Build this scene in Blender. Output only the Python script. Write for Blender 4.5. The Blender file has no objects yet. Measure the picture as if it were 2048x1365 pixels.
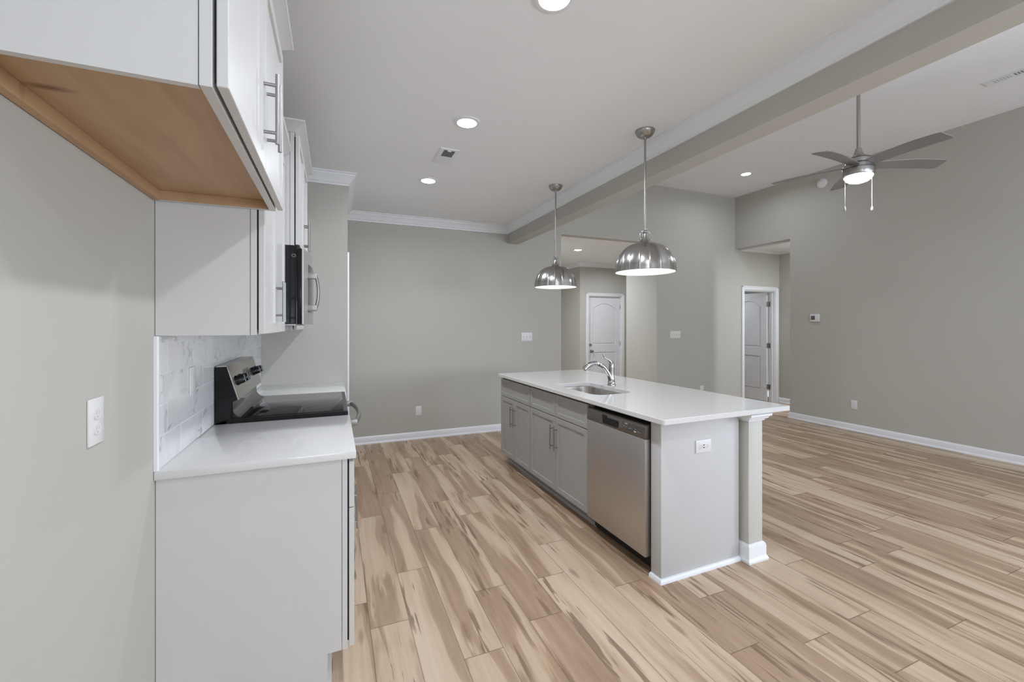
import bpy, bmesh, math, random
from mathutils import Vector, Matrix, Euler
random.seed(7)
PI = math.pi
R = math.radians
scn = bpy.context.scene
C = scn.collection

# ------------------------------------------------------------------ camera
cam_d = bpy.data.cameras.new('camera')
cam = bpy.data.objects.new('camera', cam_d)
C.objects.link(cam)
cam.location = (0, 0, 1.41)
cam.rotation_euler = (R(90), 0, -R(22.6177))
cam_d.sensor_width = 36
cam_d.lens = 15.02
cam_d.shift_y = -31.5 / 2048
cam_d.clip_start = 0.05
scn.camera = cam

# ------------------------------------------------------------------ view, world, daylight
scn.view_settings.view_transform = 'Standard'
scn.view_settings.look = 'None'
scn.view_settings.gamma = 1
scn.view_settings.use_curve_mapping = False
scn.view_settings.exposure = 0.42
scn.cycles.max_bounces = 10
scn.cycles.diffuse_bounces = 6
w = bpy.data.worlds.new('world')
scn.world = w
w.use_nodes = True
w.node_tree.nodes['Background'].inputs[0].default_value = (0.75, 0.85, 1.0, 1)
w.node_tree.nodes['Background'].inputs[1].default_value = 1.0


def area(name, loc, rot, sx, sy, power, col=(1, 1, 1), shape='RECTANGLE', spread=180):
    d = bpy.data.lights.new(name, 'AREA')
    d.shape = shape
    d.size = sx
    d.size_y = sy
    d.energy = power
    d.color = col
    d.spread = R(spread)
    o = bpy.data.objects.new(name, d)
    o.location = loc
    o.rotation_euler = rot
    C.objects.link(o)
    return o


# daylight entering by the windows of the rear wall and of the right wall behind the camera
DAY = (0.86, 0.957, 1.11)
LAMP = (0.92, 0.97, 1.06)
# panels inside the unseen windows; the rear pair is aimed up to brighten ceilings
area('window_daylight', (0.75, -2.72, 1.45), (R(140), 0, 0), 1.5, 0.8, 24, DAY)
area('window_daylight', (4.4, -2.72, 1.45), (R(104), 0, 0), 2.9, 0.9, 66, DAY)
area('window_daylight', (6.25, -1.1, 1.5), (R(84), 0, R(90)), 1.6, 1.2, 62, DAY, spread=150)

# two more recessed lamps of the kitchen row, over and behind the camera
area('recessed_lamp', (0.82, 0.36, 2.728), (0, 0, 0), 0.115, 0.115, 8, LAMP, 'DISK', 165)
area('recessed_lamp', (0.82, -0.82, 2.728), (0, 0, 0), 0.115, 0.115, 8, LAMP, 'DISK', 165)

CAN_W = 8.0      # watts of each recessed lamp


# ------------------------------------------------------------------ materials
def mat(name, col=(0.8, 0.8, 0.8), rough=0.5, metal=0.0, emis=None, estr=0, spec=0.5, coat=0.0, aniso=0.0):
    m = bpy.data.materials.new(name)
    m.use_nodes = True
    b = m.node_tree.nodes['Principled BSDF']
    b.inputs['Base Color'].default_value = (*col, 1)
    b.inputs['Roughness'].default_value = rough
    b.inputs['Metallic'].default_value = metal
    b.inputs['Specular IOR Level'].default_value = spec
    b.inputs['Coat Weight'].default_value = coat
    b.inputs['Anisotropic'].default_value = aniso
    if emis:
        b.inputs['Emission Color'].default_value = (*emis, 1)
        b.inputs['Emission Strength'].default_value = estr
    return m


def nd(m, t, **kw):
    n = m.node_tree.nodes.new(t)
    for k, v in kw.items():
        setattr(n, k, v)
    return n


def ln(m, a, b):
    m.node_tree.links.new(a, b)


def noise_tint(m, col, amt=0.04, scale=3.0, bump=0.0, bscale=120.0, stretch=(1, 1, 1)):
    """gentle procedural variation of the paint and a fine surface texture"""
    b = m.node_tree.nodes['Principled BSDF']
    tc = nd(m, 'ShaderNodeTexCoord')
    mp = nd(m, 'ShaderNodeMapping')
    mp.inputs['Scale'].default_value = stretch
    ln(m, tc.outputs['Object'], mp.inputs[0])
    n = nd(m, 'ShaderNodeTexNoise')
    n.inputs['Scale'].default_value = scale
    n.inputs['Detail'].default_value = 4
    ln(m, mp.outputs[0], n.inputs['Vector'])
    r = nd(m, 'ShaderNodeValToRGB')
    r.color_ramp.elements[0].position = 0.3
    r.color_ramp.elements[1].position = 0.7
    r.color_ramp.elements[0].color = (*[c * (1 - amt) for c in col], 1)
    r.color_ramp.elements[1].color = (*[min(1, c * (1 + amt)) for c in col], 1)
    ln(m, n.outputs['Fac'], r.inputs[0])
    ln(m, r.outputs[0], b.inputs['Base Color'])
    if bump:
        n2 = nd(m, 'ShaderNodeTexNoise')
        n2.inputs['Scale'].default_value = bscale
        n2.inputs['Detail'].default_value = 3
        ln(m, mp.outputs[0], n2.inputs['Vector'])
        bp = nd(m, 'ShaderNodeBump')
        bp.inputs['Strength'].default_value = bump
        bp.inputs['Distance'].default_value = 0.002
        ln(m, n2.outputs['Fac'], bp.inputs['Height'])
        ln(m, bp.outputs[0], b.inputs['Normal'])
    return m


M = {}
WALL = (0.475, 0.464, 0.42)
M['wall'] = noise_tint(mat('greige wall paint', WALL, 0.6, spec=0.3), WALL, 0.012, 2.0, 0.12, 160)
CEIL = (0.845, 0.862, 0.878)
M['ceiling'] = noise_tint(mat('flat white ceiling paint', CEIL, 0.9, spec=0.2), CEIL, 0.008, 2.0, 0.1, 140)
TRIM = (0.78, 0.795, 0.815)
M['trim'] = noise_tint(mat('white trim enamel', TRIM, 0.35), TRIM, 0.008, 4.0)
CAB = (0.60, 0.592, 0.576)
M['cab'] = noise_tint(mat('white cabinet lacquer', CAB, 0.33), CAB, 0.008, 5.0)
GREY = (0.355, 0.35, 0.332)
M['greycab'] = noise_tint(mat('grey cabinet lacquer', GREY, 0.38), GREY, 0.02, 6.0)
ENDP = (0.55, 0.545, 0.535)
M['endpanel'] = noise_tint(mat('pale grey wall paint', ENDP, 0.6, spec=0.3), ENDP, 0.01, 3.0, 0.1, 160)
M['chain'] = mat('off white chain', (0.45, 0.45, 0.43), 0.5)
M['post'] = noise_tint(mat('pale beige post paint', (0.56, 0.55, 0.505), 0.6, spec=0.3), (0.56, 0.55, 0.505), 0.01, 2.0)
M['louvre'] = mat('grey painted louvre', (0.30, 0.30, 0.30), 0.6)
M['gap'] = mat('painted gap shade', (0.03, 0.03, 0.03), 0.8)  # near-black fill; shade between fronts and frames put into the colour
M['plate'] = noise_tint(mat('white plastic', (0.72, 0.715, 0.705), 0.35), (0.72, 0.715, 0.705), 0.006, 20)
M['slot'] = mat('dark slot plastic', (0.06, 0.06, 0.06), 0.6)
M['slotgrey'] = mat('grey slot plastic', (0.42, 0.42, 0.42), 0.6)
M['nickel'] = noise_tint(mat('brushed nickel', (0.40, 0.39, 0.375), 0.30, 1.0), (0.40, 0.39, 0.375), 0.06, 40, stretch=(1, 1, 0.05))
M['shade'] = noise_tint(mat('brushed nickel shade', (0.40, 0.39, 0.375), 0.24, 1.0), (0.40, 0.39, 0.375), 0.04, 40, stretch=(1, 1, 0.05))
M['blade'] = noise_tint(mat('silver fan blade', (0.28, 0.275, 0.27), 0.45, 0.35), (0.28, 0.275, 0.27), 0.04, 12)
M['chrome'] = noise_tint(mat('polished steel', (0.40, 0.39, 0.385), 0.17, 1.0), (0.40, 0.39, 0.385), 0.03, 30)
M['pull'] = noise_tint(mat('satin nickel pull', (0.33, 0.325, 0.315), 0.40, 1.0), (0.33, 0.325, 0.315), 0.04, 60, stretch=(1, 1, 0.1))
M['hinge'] = mat('grey hinge steel', (0.30, 0.30, 0.30), 0.4, 0.8)
M['black'] = noise_tint(mat('black enamel', (0.008, 0.008, 0.008), 0.22, spec=0.15), (0.012, 0.012, 0.012), 0.1, 10)
M['blackgloss'] = noise_tint(mat('black glass', (0.012, 0.012, 0.013), 0.06, spec=0.32), (0.012, 0.012, 0.013), 0.1, 10)
M['knob'] = noise_tint(mat('black knob plastic', (0.012, 0.012, 0.014), 0.2), (0.012, 0.012, 0.014), 0.1, 30)
M['socketblack'] = mat('black recess', (0.004, 0.004, 0.004), 0.7)
M['lens'] = mat('lit lamp lens', (1, 1, 1), 0.5, emis=(1.0, 0.985, 0.96), estr=6.0)
M['shadewhite'] = mat('white enamel lining', (0.86, 0.855, 0.84), 0.4)
M['bulb'] = mat('lit bulb', (1, 1, 1), 0.4, emis=(1.0, 0.97, 0.92), estr=1.6)
M['door'] = noise_tint(mat('white door enamel', (0.74, 0.745, 0.765), 0.4), (0.74, 0.745, 0.765), 0.01, 4)
M['mark'] = mat('pale printed marks', (0.62, 0.62, 0.60), 0.5)
M['markdim'] = mat('dim printed marks', (0.30, 0.30, 0.29), 0.5)
M['screen'] = mat('grey lcd', (0.10, 0.10, 0.105), 0.3)
M['glass'] = mat('window glass', (1, 1, 1), 0.0)
M['glass'].node_tree.nodes['Principled BSDF'].inputs['Transmission Weight'].default_value = 1.0


def steel(name, col, rough, sx):
    m = mat(name, col, rough, 1.0, aniso=0.4)
    b = m.node_tree.nodes['Principled BSDF']
    tc = nd(m, 'ShaderNodeTexCoord')
    mp = nd(m, 'ShaderNodeMapping')
    mp.inputs['Scale'].default_value = sx
    ln(m, tc.outputs['Object'], mp.inputs[0])
    n = nd(m, 'ShaderNodeTexNoise')
    n.inputs['Scale'].default_value = 8
    n.inputs['Detail'].default_value = 6
    ln(m, mp.outputs[0], n.inputs['Vector'])
    r = nd(m, 'ShaderNodeMapRange')
    r.inputs['To Min'].default_value = rough - 0.05
    r.inputs['To Max'].default_value = rough + 0.07
    ln(m, n.outputs['Fac'], r.inputs['Value'])
    ln(m, r.outputs[0], b.inputs['Roughness'])
    return m


M['steel'] = steel('brushed stainless steel', (0.56, 0.54, 0.525), 0.46, (1, 1, 60))
M['steeldark'] = steel('dark stainless steel', (0.25, 0.24, 0.23), 0.34, (1, 60, 60))
M['steellight'] = steel('range panel stainless steel', (0.52, 0.50, 0.475), 0.30, (1, 1, 60))
M['sink'] = steel('satin sink steel', (0.46, 0.43, 0.40), 0.26, (30, 30, 1))


def quartz():
    m = mat('white quartz', (0.84, 0.84, 0.845), 0.12, coat=0.2)
    b = m.node_tree.nodes['Principled BSDF']
    tc = nd(m, 'ShaderNodeTexCoord')
    n = nd(m, 'ShaderNodeTexNoise')
    n.inputs['Scale'].default_value = 300
    ln(m, tc.outputs['Object'], n.inputs['Vector'])
    r = nd(m, 'ShaderNodeValToRGB')
    r.color_ramp.elements[0].position = 0.25
    r.color_ramp.elements[0].color = (0.65, 0.644, 0.632, 1)
    r.color_ramp.elements[1].position = 0.45
    r.color_ramp.elements[1].color = (0.685, 0.678, 0.664, 1)
    ln(m, n.outputs['Fac'], r.inputs[0])
    ln(m, r.outputs[0], b.inputs['Base Color'])
    return m


M['quartz'] = quartz()


def marble():
    """veined marble, each tile shifted by its own stored random value"""
    m = mat('veined marble tile', (0.8, 0.8, 0.8), 0.14)
    b = m.node_tree.nodes['Principled BSDF']
    g = nd(m, 'ShaderNodeNewGeometry')
    a = nd(m, 'ShaderNodeAttribute', attribute_name='tile')
    vm = nd(m, 'ShaderNodeVectorMath', operation='MULTIPLY_ADD')
    ln(m, a.outputs['Color'], vm.inputs[0])
    vm.inputs[1].default_value = (20, 20, 20)
    ln(m, g.outputs['Position'], vm.inputs[2])
    n0 = nd(m, 'ShaderNodeTexNoise')
    n0.inputs['Scale'].default_value = 5
    n0.inputs['Detail'].default_value = 5
    ln(m, vm.outputs[0], n0.inputs['Vector'])
    mix = nd(m, 'ShaderNodeVectorMath', operation='MULTIPLY_ADD')
    ln(m, n0.outputs['Color'], mix.inputs[0])
    mix.inputs[1].default_value = (0.35, 0.35, 0.35)
    ln(m, vm.outputs[0], mix.inputs[2])
    n1 = nd(m, 'ShaderNodeTexNoise')
    n1.inputs['Scale'].default_value = 2.0
    n1.inputs['Detail'].default_value = 3
    ln(m, mix.outputs[0], n1.inputs['Vector'])
    r = nd(m, 'ShaderNodeValToRGB')
    cr = r.color_ramp
    cr.elements[0].position = 0.40
    cr.elements[0].color = (0.76, 0.76, 0.765, 1)
    cr.elements[1].position = 0.60
    cr.elements[1].color = (0.78, 0.78, 0.785, 1)
    for p, c in ((0.484, 0.75), (0.497, 0.47), (0.506, 0.74), (0.53, 0.70)):
        e = cr.elements.new(p)
        e.color = (c, c, c * 1.01, 1)
    ln(m, n1.outputs['Fac'], r.inputs[0])
    ln(m, r.outputs[0], b.inputs['Base Color'])
    return m


M['marble'] = marble()
M['grout'] = mat('white grout', (0.84, 0.84, 0.84), 0.8)


def plywood():
    m = mat('birch plywood', (0.42, 0.27, 0.15), 0.5)
    b = m.node_tree.nodes['Principled BSDF']
    tc = nd(m, 'ShaderNodeTexCoord')
    mp = nd(m, 'ShaderNodeMapping')
    mp.inputs['Scale'].default_value = (9, 1.2, 9)
    ln(m, tc.outputs['Object'], mp.inputs[0])
    n = nd(m, 'ShaderNodeTexNoise')
    n.inputs['Scale'].default_value = 1.6
    n.inputs['Detail'].default_value = 7
    n.inputs['Distortion'].default_value = 0.6
    ln(m, mp.outputs[0], n.inputs['Vector'])
    r = nd(m, 'ShaderNodeValToRGB')
    cr = r.color_ramp
    cr.elements[0].position = 0.25
    cr.elements[0].color = (0.40, 0.245, 0.13, 1)
    cr.elements[1].position = 0.75
    cr.elements[1].color = (0.52, 0.345, 0.20, 1)
    ln(m, n.outputs['Fac'], r.inputs[0])
    # one dark knot near the wall
    vd = nd(m, 'ShaderNodeVectorMath', operation='DISTANCE')
    sc = nd(m, 'ShaderNodeMapping')
    sc.inputs['Scale'].default_value = (1.0, 3.0, 1)
    g = nd(m, 'ShaderNodeNewGeometry')
    ln(m, g.outputs['Position'], sc.inputs[0])
    ln(m, sc.outputs[0], vd.inputs[0])
    vd.inputs[1].default_value = (-0.505, 1.095 * 3, 1.862)
    kr = nd(m, 'ShaderNodeMapRange')
    kr.inputs['From Min'].default_value = 0.008
    kr.inputs['From Max'].default_value = 0.05
    kr.inputs['To Min'].default_value = 0.85
    kr.inputs['To Max'].default_value = 0.0
    ln(m, vd.outputs['Value'], kr.inputs['Value'])
    mx = nd(m, 'ShaderNodeMix', data_type='RGBA')
    ln(m, kr.outputs[0], mx.inputs['Factor'])
    ln(m, r.outputs[0], mx.inputs['A'])
    mx.inputs['B'].default_value = (0.14, 0.06, 0.02, 1)
    ln(m, mx.outputs['Result'], b.inputs['Base Color'])
    return m


M['ply'] = plywood()


def plank_wood():
    m = mat('maple look plank', (0.6, 0.45, 0.3), 0.36, spec=0.4)
    b = m.node_tree.nodes['Principled BSDF']
    at = nd(m, 'ShaderNodeAttribute', attribute_name='plank')
    uv = nd(m, 'ShaderNodeUVMap', uv_map='plank_uv')
    sep = nd(m, 'ShaderNodeSeparateColor')
    ln(m, at.outputs['Color'], sep.inputs[0])
    suv = nd(m, 'ShaderNodeSeparateXYZ')
    ln(m, uv.outputs[0], suv.inputs[0])

    def math_(op, a, b_=None, c=None):
        n = nd(m, 'ShaderNodeMath', operation=op)
        for i, v in enumerate((a, b_, c)):
            if v is None:
                continue
            if isinstance(v, (int, float)):
                n.inputs[i].default_value = v
            else:
                ln(m, v, n.inputs[i])
        return n.outputs[0]

    rx = math_('MULTIPLY', sep.outputs[0], 37.0)
    ry = math_('MULTIPLY', sep.outputs[1], 53.0)
    rz = math_('MULTIPLY', sep.outputs[2], 29.0)

    def vec(sx, sy, zoff=0.0):
        cx = math_('MULTIPLY_ADD', suv.outputs[0], sx, rx)
        cy = math_('MULTIPLY_ADD', suv.outputs[1], sy, ry)
        cz = math_('ADD', rz, zoff)
        c = nd(m, 'ShaderNodeCombineXYZ')
        ln(m, cx, c.inputs[0])
        ln(m, cy, c.inputs[1])
        ln(m, cz, c.inputs[2])
        return c.outputs[0]

    def noise(v, scale=1.0, detail=3, dist=0.0, rough=0.5):
        n = nd(m, 'ShaderNodeTexNoise')
        n.inputs['Scale'].default_value = scale
        n.inputs['Detail'].default_value = detail
        n.inputs['Distortion'].default_value = dist
        n.inputs['Roughness'].default_value = rough
        ln(m, v, n.inputs['Vector'])
        return n.outputs['Fac']

    def ramp(v, stops):
        r = nd(m, 'ShaderNodeValToRGB')
        cr = r.color_ramp
        while len(cr.elements) < len(stops):
            cr.elements.new(0.5)
        for e, (p, c) in zip(cr.elements, stops):
            e.position = p
            e.color = (*c, 1) if len(c) == 3 else c
        ln(m, v, r.inputs[0])
        return r.outputs[0]

    def mixc(f, a, b_, mode='MIX'):
        n = nd(m, 'ShaderNodeMix', data_type='RGBA', blend_type=mode)
        if isinstance(f, (int, float)):
            n.inputs['Factor'].default_value = f
        else:
            ln(m, f, n.inputs['Factor'])
        for s, v in (('A', a), ('B', b_)):
            if isinstance(v, tuple):
                n.inputs[s].default_value = (*v, 1)
            else:
                ln(m, v, n.inputs[s])
        return n.outputs['Result']

    # heartwood and sapwood: broad wandering bands with a crisp edge on one side
    wander = noise(vec(2.0, 1.7, 23.0), 1.0, 2)
    wx = math_('MULTIPLY_ADD', wander, 0.7, -0.35)

    def wvec(sx, sy, zoff):
        cx = math_('ADD', math_('MULTIPLY_ADD', suv.outputs[0], sx, rx), wx)
        cy = math_('MULTIPLY_ADD', suv.outputs[1], sy, ry)
        c = nd(m, 'ShaderNodeCombineXYZ')
        ln(m, cx, c.inputs[0])
        ln(m, cy, c.inputs[1])
        ln(m, math_('ADD', rz, zoff), c.inputs[2])
        return c.outputs[0]
    band = noise(wvec(9.0, 0.62, 0.0), 1.0, 3, 0.25)
    tone = math_('MULTIPLY_ADD', sep.outputs[1], 0.20, -0.115)
    band2 = math_('ADD', band, tone)
    base = ramp(band2, [(0.26, (0.585, 0.455, 0.335)), (0.40, (0.54, 0.41, 0.29)), (0.470, (0.50, 0.37, 0.255)),
                        (0.490, (0.395, 0.278, 0.183)), (0.58, (0.345, 0.237, 0.155)), (0.70, (0.42, 0.30, 0.203))])
    grain = noise(wvec(42, 2.0, 3.0), 1.0, 4, 0.3, 0.6)
    gcol = ramp(grain, [(0.32, (0.88, 0.87, 0.855)), (0.62, (1.05, 1.05, 1.05))])
    col = mixc(0.7, base, gcol, 'MULTIPLY')
    # soft cloudy browning
    cloud = noise(wvec(14, 1.8, 7.0), 1.0, 3, 0.5)
    ccol = ramp(cloud, [(0.54, (1, 1, 1)), (0.72, (0.76, 0.70, 0.64))])
    col = mixc(0.8, col, ccol, 'MULTIPLY')
    # dark mineral streaks
    st = noise(wvec(40, 2.6, 11.0), 1.0, 2, 0.4)
    st2 = noise(vec(7, 1.1, 17.0), 1.0, 1)
    sm = math_('MULTIPLY', ramp(st, [(0.575, (0, 0, 0)), (0.62, (1, 1, 1))]), ramp(st2, [(0.49, (0, 0, 0)), (0.58, (1, 1, 1))]))
    col = mixc(math_('MULTIPLY', sm, 0.78), col, (0.175, 0.108, 0.064))
    # knots
    vor = nd(m, 'ShaderNodeTexVoronoi')
    vor.inputs['Scale'].default_value = 1.0
    ln(m, vec(9.0, 2.3, 5.0), vor.inputs['Vector'])
    kd = math_('ADD', vor.outputs['Distance'], math_('MULTIPLY_ADD', noise(vec(60, 12, 2.0), 1.0, 2), 0.10, -0.05))
    kn = ramp(kd, [(0.03, (1, 1, 1)), (0.06, (0.45, 0.45, 0.45)), (0.10, (0.75, 0.75, 0.75)), (0.20, (0, 0, 0))])
    ksel = math_('GREATER_THAN', nd_sep(m, vor.outputs['Color']), 0.66)
    col = mixc(math_('MULTIPLY', math_('MULTIPLY', kn, ksel), 0.72), col, (0.19, 0.105, 0.06))
    # micro bevel between planks: distance to the plank edge is kept in the second uv map
    uv2 = nd(m, 'ShaderNodeUVMap', uv_map='edge_uv')
    s2 = nd(m, 'ShaderNodeSeparateXYZ')
    ln(m, uv2.outputs[0], s2.inputs[0])

    def edge(o, ext, wd):
        # o runs 0..ext metres
        a_ = math_('MINIMUM', o, math_('SUBTRACT', ext, o))
        return math_('LESS_THAN', a_, wd)
    e1 = edge(s2.outputs[0], 0.1765, 0.0015)
    e2 = edge(s2.outputs[1], 1.22, 0.0020)
    em = math_('MAXIMUM', e1, e2)
    col = mixc(math_('MULTIPLY', em, 0.75), col, (0.12, 0.08, 0.05))
    ln(m, col, b.inputs['Base Color'])
    rr = nd(m, 'ShaderNodeMapRange')
    rr.inputs['To Min'].default_value = 0.30
    rr.inputs['To Max'].default_value = 0.44
    ln(m, grain, rr.inputs['Value'])
    ln(m, rr.outputs[0], b.inputs['Roughness'])
    bp = nd(m, 'ShaderNodeBump')
    bp.inputs['Strength'].default_value = 0.25
    bp.inputs['Distance'].default_value = 0.001
    hh = math_('SUBTRACT', math_('MULTIPLY', grain, 0.25), em)
    ln(m, hh, bp.inputs['Height'])
    ln(m, bp.outputs[0], b.inputs['Normal'])
    return m


def nd_sep(m, col):
    s = nd(m, 'ShaderNodeSeparateColor')
    ln(m, col, s.inputs[0])
    return s.outputs[0]


M['floor'] = plank_wood()


# ------------------------------------------------------------------ mesh helpers
class MB:
    """collects shapes, in world coordinates, for one mesh object"""

    def __init__(self):
        self.bm = bmesh.new()
        self.mi = 0

    def box(self, x0, x1, y0, y1, z0, z1, bev=0.0, seg=2):
        t = bmesh.new()
        bmesh.ops.create_cube(t, size=1.0)
        for v in t.verts:
            v.co = Vector(((x0 + x1) / 2 + v.co.x * (x1 - x0), (y0 + y1) / 2 + v.co.y * (y1 - y0), (z0 + z1) / 2 + v.co.z * (z1 - z0)))
        if bev:
            bmesh.ops.bevel(t, geom=list(t.edges), offset=bev, segments=seg, affect='EDGES', profile=0.5)
        self.add(t)
        return self

    def add(self, t):
        bmesh.ops.recalc_face_normals(t, faces=t.faces)
        for f in t.faces:
            f.material_index = self.mi
        me = bpy.data.meshes.new('tmp')
        t.to_mesh(me)
        t.free()
        self.bm.from_mesh(me)
        bpy.data.meshes.remove(me)
        return self

    def loft(self, rings, cap=True, closed=False):
        """skin successive rings of equal length"""
        t = bmesh.new()
        vs = [[t.verts.new(p) for p in r] for r in rings]
        n = len(rings[0])
        pairs = list(zip(vs, vs[1:])) + ([(vs[-1], vs[0])] if closed else [])
        for a, b in pairs:
            for i in range(n):
                j = (i + 1) % n
                t.faces.new((a[i], a[j], b[j], b[i]))
        if cap and not closed:
            t.faces.new(vs[0])
            t.faces.new(vs[-1])
        return self.add(t)

    def prism(self, prof, axis, a0, a1, bev=0.0):
        """2D profile pushed along an axis; x: (y,z), y: (x,z), z: (x,y)"""
        def p3(p, a):
            return {'x': (a, p[0], p[1]), 'y': (p[0], a, p[1]), 'z': (p[0], p[1], a)}[axis]
        t = bmesh.new()
        r0 = [t.verts.new(p3(p, a0)) for p in prof]
        r1 = [t.verts.new(p3(p, a1)) for p in prof]
        n = len(prof)
        for i in range(n):
            j = (i + 1) % n
            t.faces.new((r0[i], r0[j], r1[j], r1[i]))
        t.faces.new(r0)
        t.faces.new(r1)
        if bev:
            bmesh.ops.bevel(t, geom=list(t.edges), offset=bev, segments=2, affect='EDGES', profile=0.5)
        return self.add(t)

    def tube(self, pts, rad, seg=16, squash=None):
        pts = [Vector(p) for p in pts]
        if isinstance(rad, (int, float)):
            rad = [rad] * len(pts)
        rings = []
        up = Vector((0, 0, 1))
        prev = None
        for i, p in enumerate(pts):
            d = (pts[min(i + 1, len(pts) - 1)] - pts[max(i - 1, 0)]).normalized()
            if prev is None:
                a = d.cross(up)
                if a.length < 1e-4:
                    a = d.cross(Vector((1, 0, 0)))
            else:
                a = prev - d * prev.dot(d)
            a.normalize()
            prev = a
            b = d.cross(a)
            sq = 1.0 if squash is None else squash
            rings.append([p + (a * math.cos(2 * PI * k / seg) + b * math.sin(2 * PI * k / seg) * sq) * rad[i] for k in range(seg)])
        return self.loft(rings)

    def cyl(self, p0, p1, r0, r1=None, seg=24):
        return self.tube([p0, p1], [r0, r0 if r1 is None else r1], seg)

    def lathe(self, prof, c, seg=48, axis=(0, 0, 1), fr=None, cap=True):
        """prof: (radius, height along axis)"""
        q = Vector((0, 0, 1)).rotation_difference(Vector(axis))
        rings = []
        for r, h in prof:
            rings.append([Vector(c) + q @ Vector((r * (fr(k * 2 * PI / seg, r) if fr else 1) * math.cos(2 * PI * k / seg),
                                                  r * (fr(k * 2 * PI / seg, r) if fr else 1) * math.sin(2 * PI * k / seg), h)) for k in range(seg)])
        return self.loft(rings, cap)

    def sweep(self, path, prof, z=0.0):
        """profile (offset to the left of the path, height) mitred along a horizontal path"""
        P = [Vector((p[0], p[1])) for p in path]
        rings = []
        for i, p in enumerate(P):
            d0 = (p - P[i - 1]).normalized() if i > 0 else None
            d1 = (P[i + 1] - p).normalized() if i < len(P) - 1 else None
            if d0 is None:
                d0 = d1
            if d1 is None:
                d1 = d0
            n0 = Vector((-d0.y, d0.x))
            n1 = Vector((-d1.y, d1.x))
            b = (n0 + n1)
            b.normalize()
            s = 1.0 / max(0.2, b.dot(n0))
            rings.append([(p.x + b.x * s * o, p.y + b.y * s * o, z + h) for o, h in prof])
        return self.loft(rings)

    def build(self, name, mats, parent=None, loc=None, smooth=True, angle=35):
        bm = self.bm
        if not isinstance(mats, (list, tuple)):
            mats = [mats]
        if parent is not None:
            r = parent
            while r.parent is not None:
                r = r.parent
            off = r.location.copy()
        else:
            off = Vector(loc if loc is not None else (0, 0, 0))
        for v in bm.verts:
            v.co -= off
        me = bpy.data.meshes.new(name)
        bm.to_mesh(me)
        bm.free()
        for m in mats:
            me.materials.append(m)
        if smooth:
            for p in me.polygons:
                p.use_smooth = True
            try:
                me.set_sharp_from_angle(angle=R(angle))
            except Exception:
                pass
        o = bpy.data.objects.new(name, me)
        C.objects.link(o)
        if parent is not None:
            o.parent = parent
        else:
            o.location = off
        return o


def tag(o, label, cat, group=None):
    o['label'] = label
    o['category'] = cat
    if group:
        o['group'] = group
    return o


def thing(name, label, cat, loc, group=None):
    o = bpy.data.objects.new(name, None)
    o.empty_display_size = 0.1
    o.location = loc
    C.objects.link(o)
    return tag(o, label, cat, group)


def struct(o):
    o['kind'] = 'structure'
    return o


def dup(o, parent=None, offset=None):
    c = o.copy()
    C.objects.link(c)
    if parent is not None:
        c.parent = parent
    if offset is not None:
        c.location = o.location + Vector(offset)
    for ch in list(o.children):
        dup(ch, c)
    return c


def rrect(x0, x1, y0, y1, r, k=6):
    pts = []
    for cx, cy, a0 in ((x1 - r, y1 - r, 0), (x0 + r, y1 - r, 90), (x0 + r, y0 + r, 180), (x1 - r, y0 + r, 270)):
        for i in range(k + 1):
            a = R(a0 + 90 * i / k)
            pts.append((cx + r * math.cos(a), cy + r * math.sin(a)))
    return pts


# ------------------------------------------------------------------ the setting
XL, YB, XR = -0.563, 5.336, 6.40          # faces of the left, back and right walls
ZK, ZV = 2.74, 3.615                        # kitchen and living room ceilings
YREAR = -3.0
YP = 4.04                                   # pantry wall face at the end of the kitchen run
XD = 0.111                                  # dining side face of the pantry
XB0, XB1, ZB = 2.165, 2.315, 2.511          # beam


def build_floor():
    PW, PL = 0.1765, 1.22
    x_first = 0.155
    known = {0: 2.08, 1: 2.49, 2: 1.74, 3: 2.16, 4: 1.846, 5: 2.138, 6: 2.46, 7: 1.91, 10: 1.249, 12: 1.268, 15: 1.512, 17: 1.545}
    me = bpy.data.meshes.new('floor')
    vs, fs, data = [], [], []
    ymin, ymax = -3.1, 8.8
    last = None
    for k in range(-5, 44):
        xa = x_first + k * PW
        if k in known:
            j = known[k]
        else:
            while True:
                j = random.uniform(0, PL)
                if last is None or abs(((j - last) % PL + PL / 2) % PL - PL / 2) > 0.2:
                    break
        last = j
        y = j - math.ceil((j - ymin) / PL) * PL
        while y < ymax:
            a, b = max(y, ymin), min(y + PL, ymax)
            if b > a:
                i = len(vs)
                vs += [(xa, a, 0), (xa + PW, a, 0), (xa + PW, b, 0), (xa, b, 0)]
                fs.append((i, i + 1, i + 2, i + 3))
                data.append((xa, y, a, b, (random.random(), random.random(), random.random(), 1)))
            y += PL
    me.from_pydata(vs, [], fs)
    me.uv_layers.new(name='plank_uv')
    me.uv_layers.new(name='edge_uv')
    me.color_attributes.new('plank', 'FLOAT_COLOR', 'CORNER')
    u1, u2, at = me.uv_layers['plank_uv'], me.uv_layers['edge_uv'], me.color_attributes['plank']
    for p, (xa, y, a, b, rc) in zip(me.polygons, data):
        for li, (uu, vv) in zip(p.loop_indices, ((0, a - y), (PW, a - y), (PW, b - y), (0, b - y))):
            u1.data[li].uv = (uu, vv)
            u2.data[li].uv = (uu, vv)
            at.data[li].color = rc
    me.materials.append(M['floor'])
    o = bpy.data.objects.new('floor', me)
    C.objects.link(o)
    return struct(o)


build_floor()


def wallbox(name, boxes, m=None):
    b = MB()
    for bx in boxes:
        b.box(*bx)
    return struct(b.build(name, m or M['wall'], smooth=False))


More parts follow.
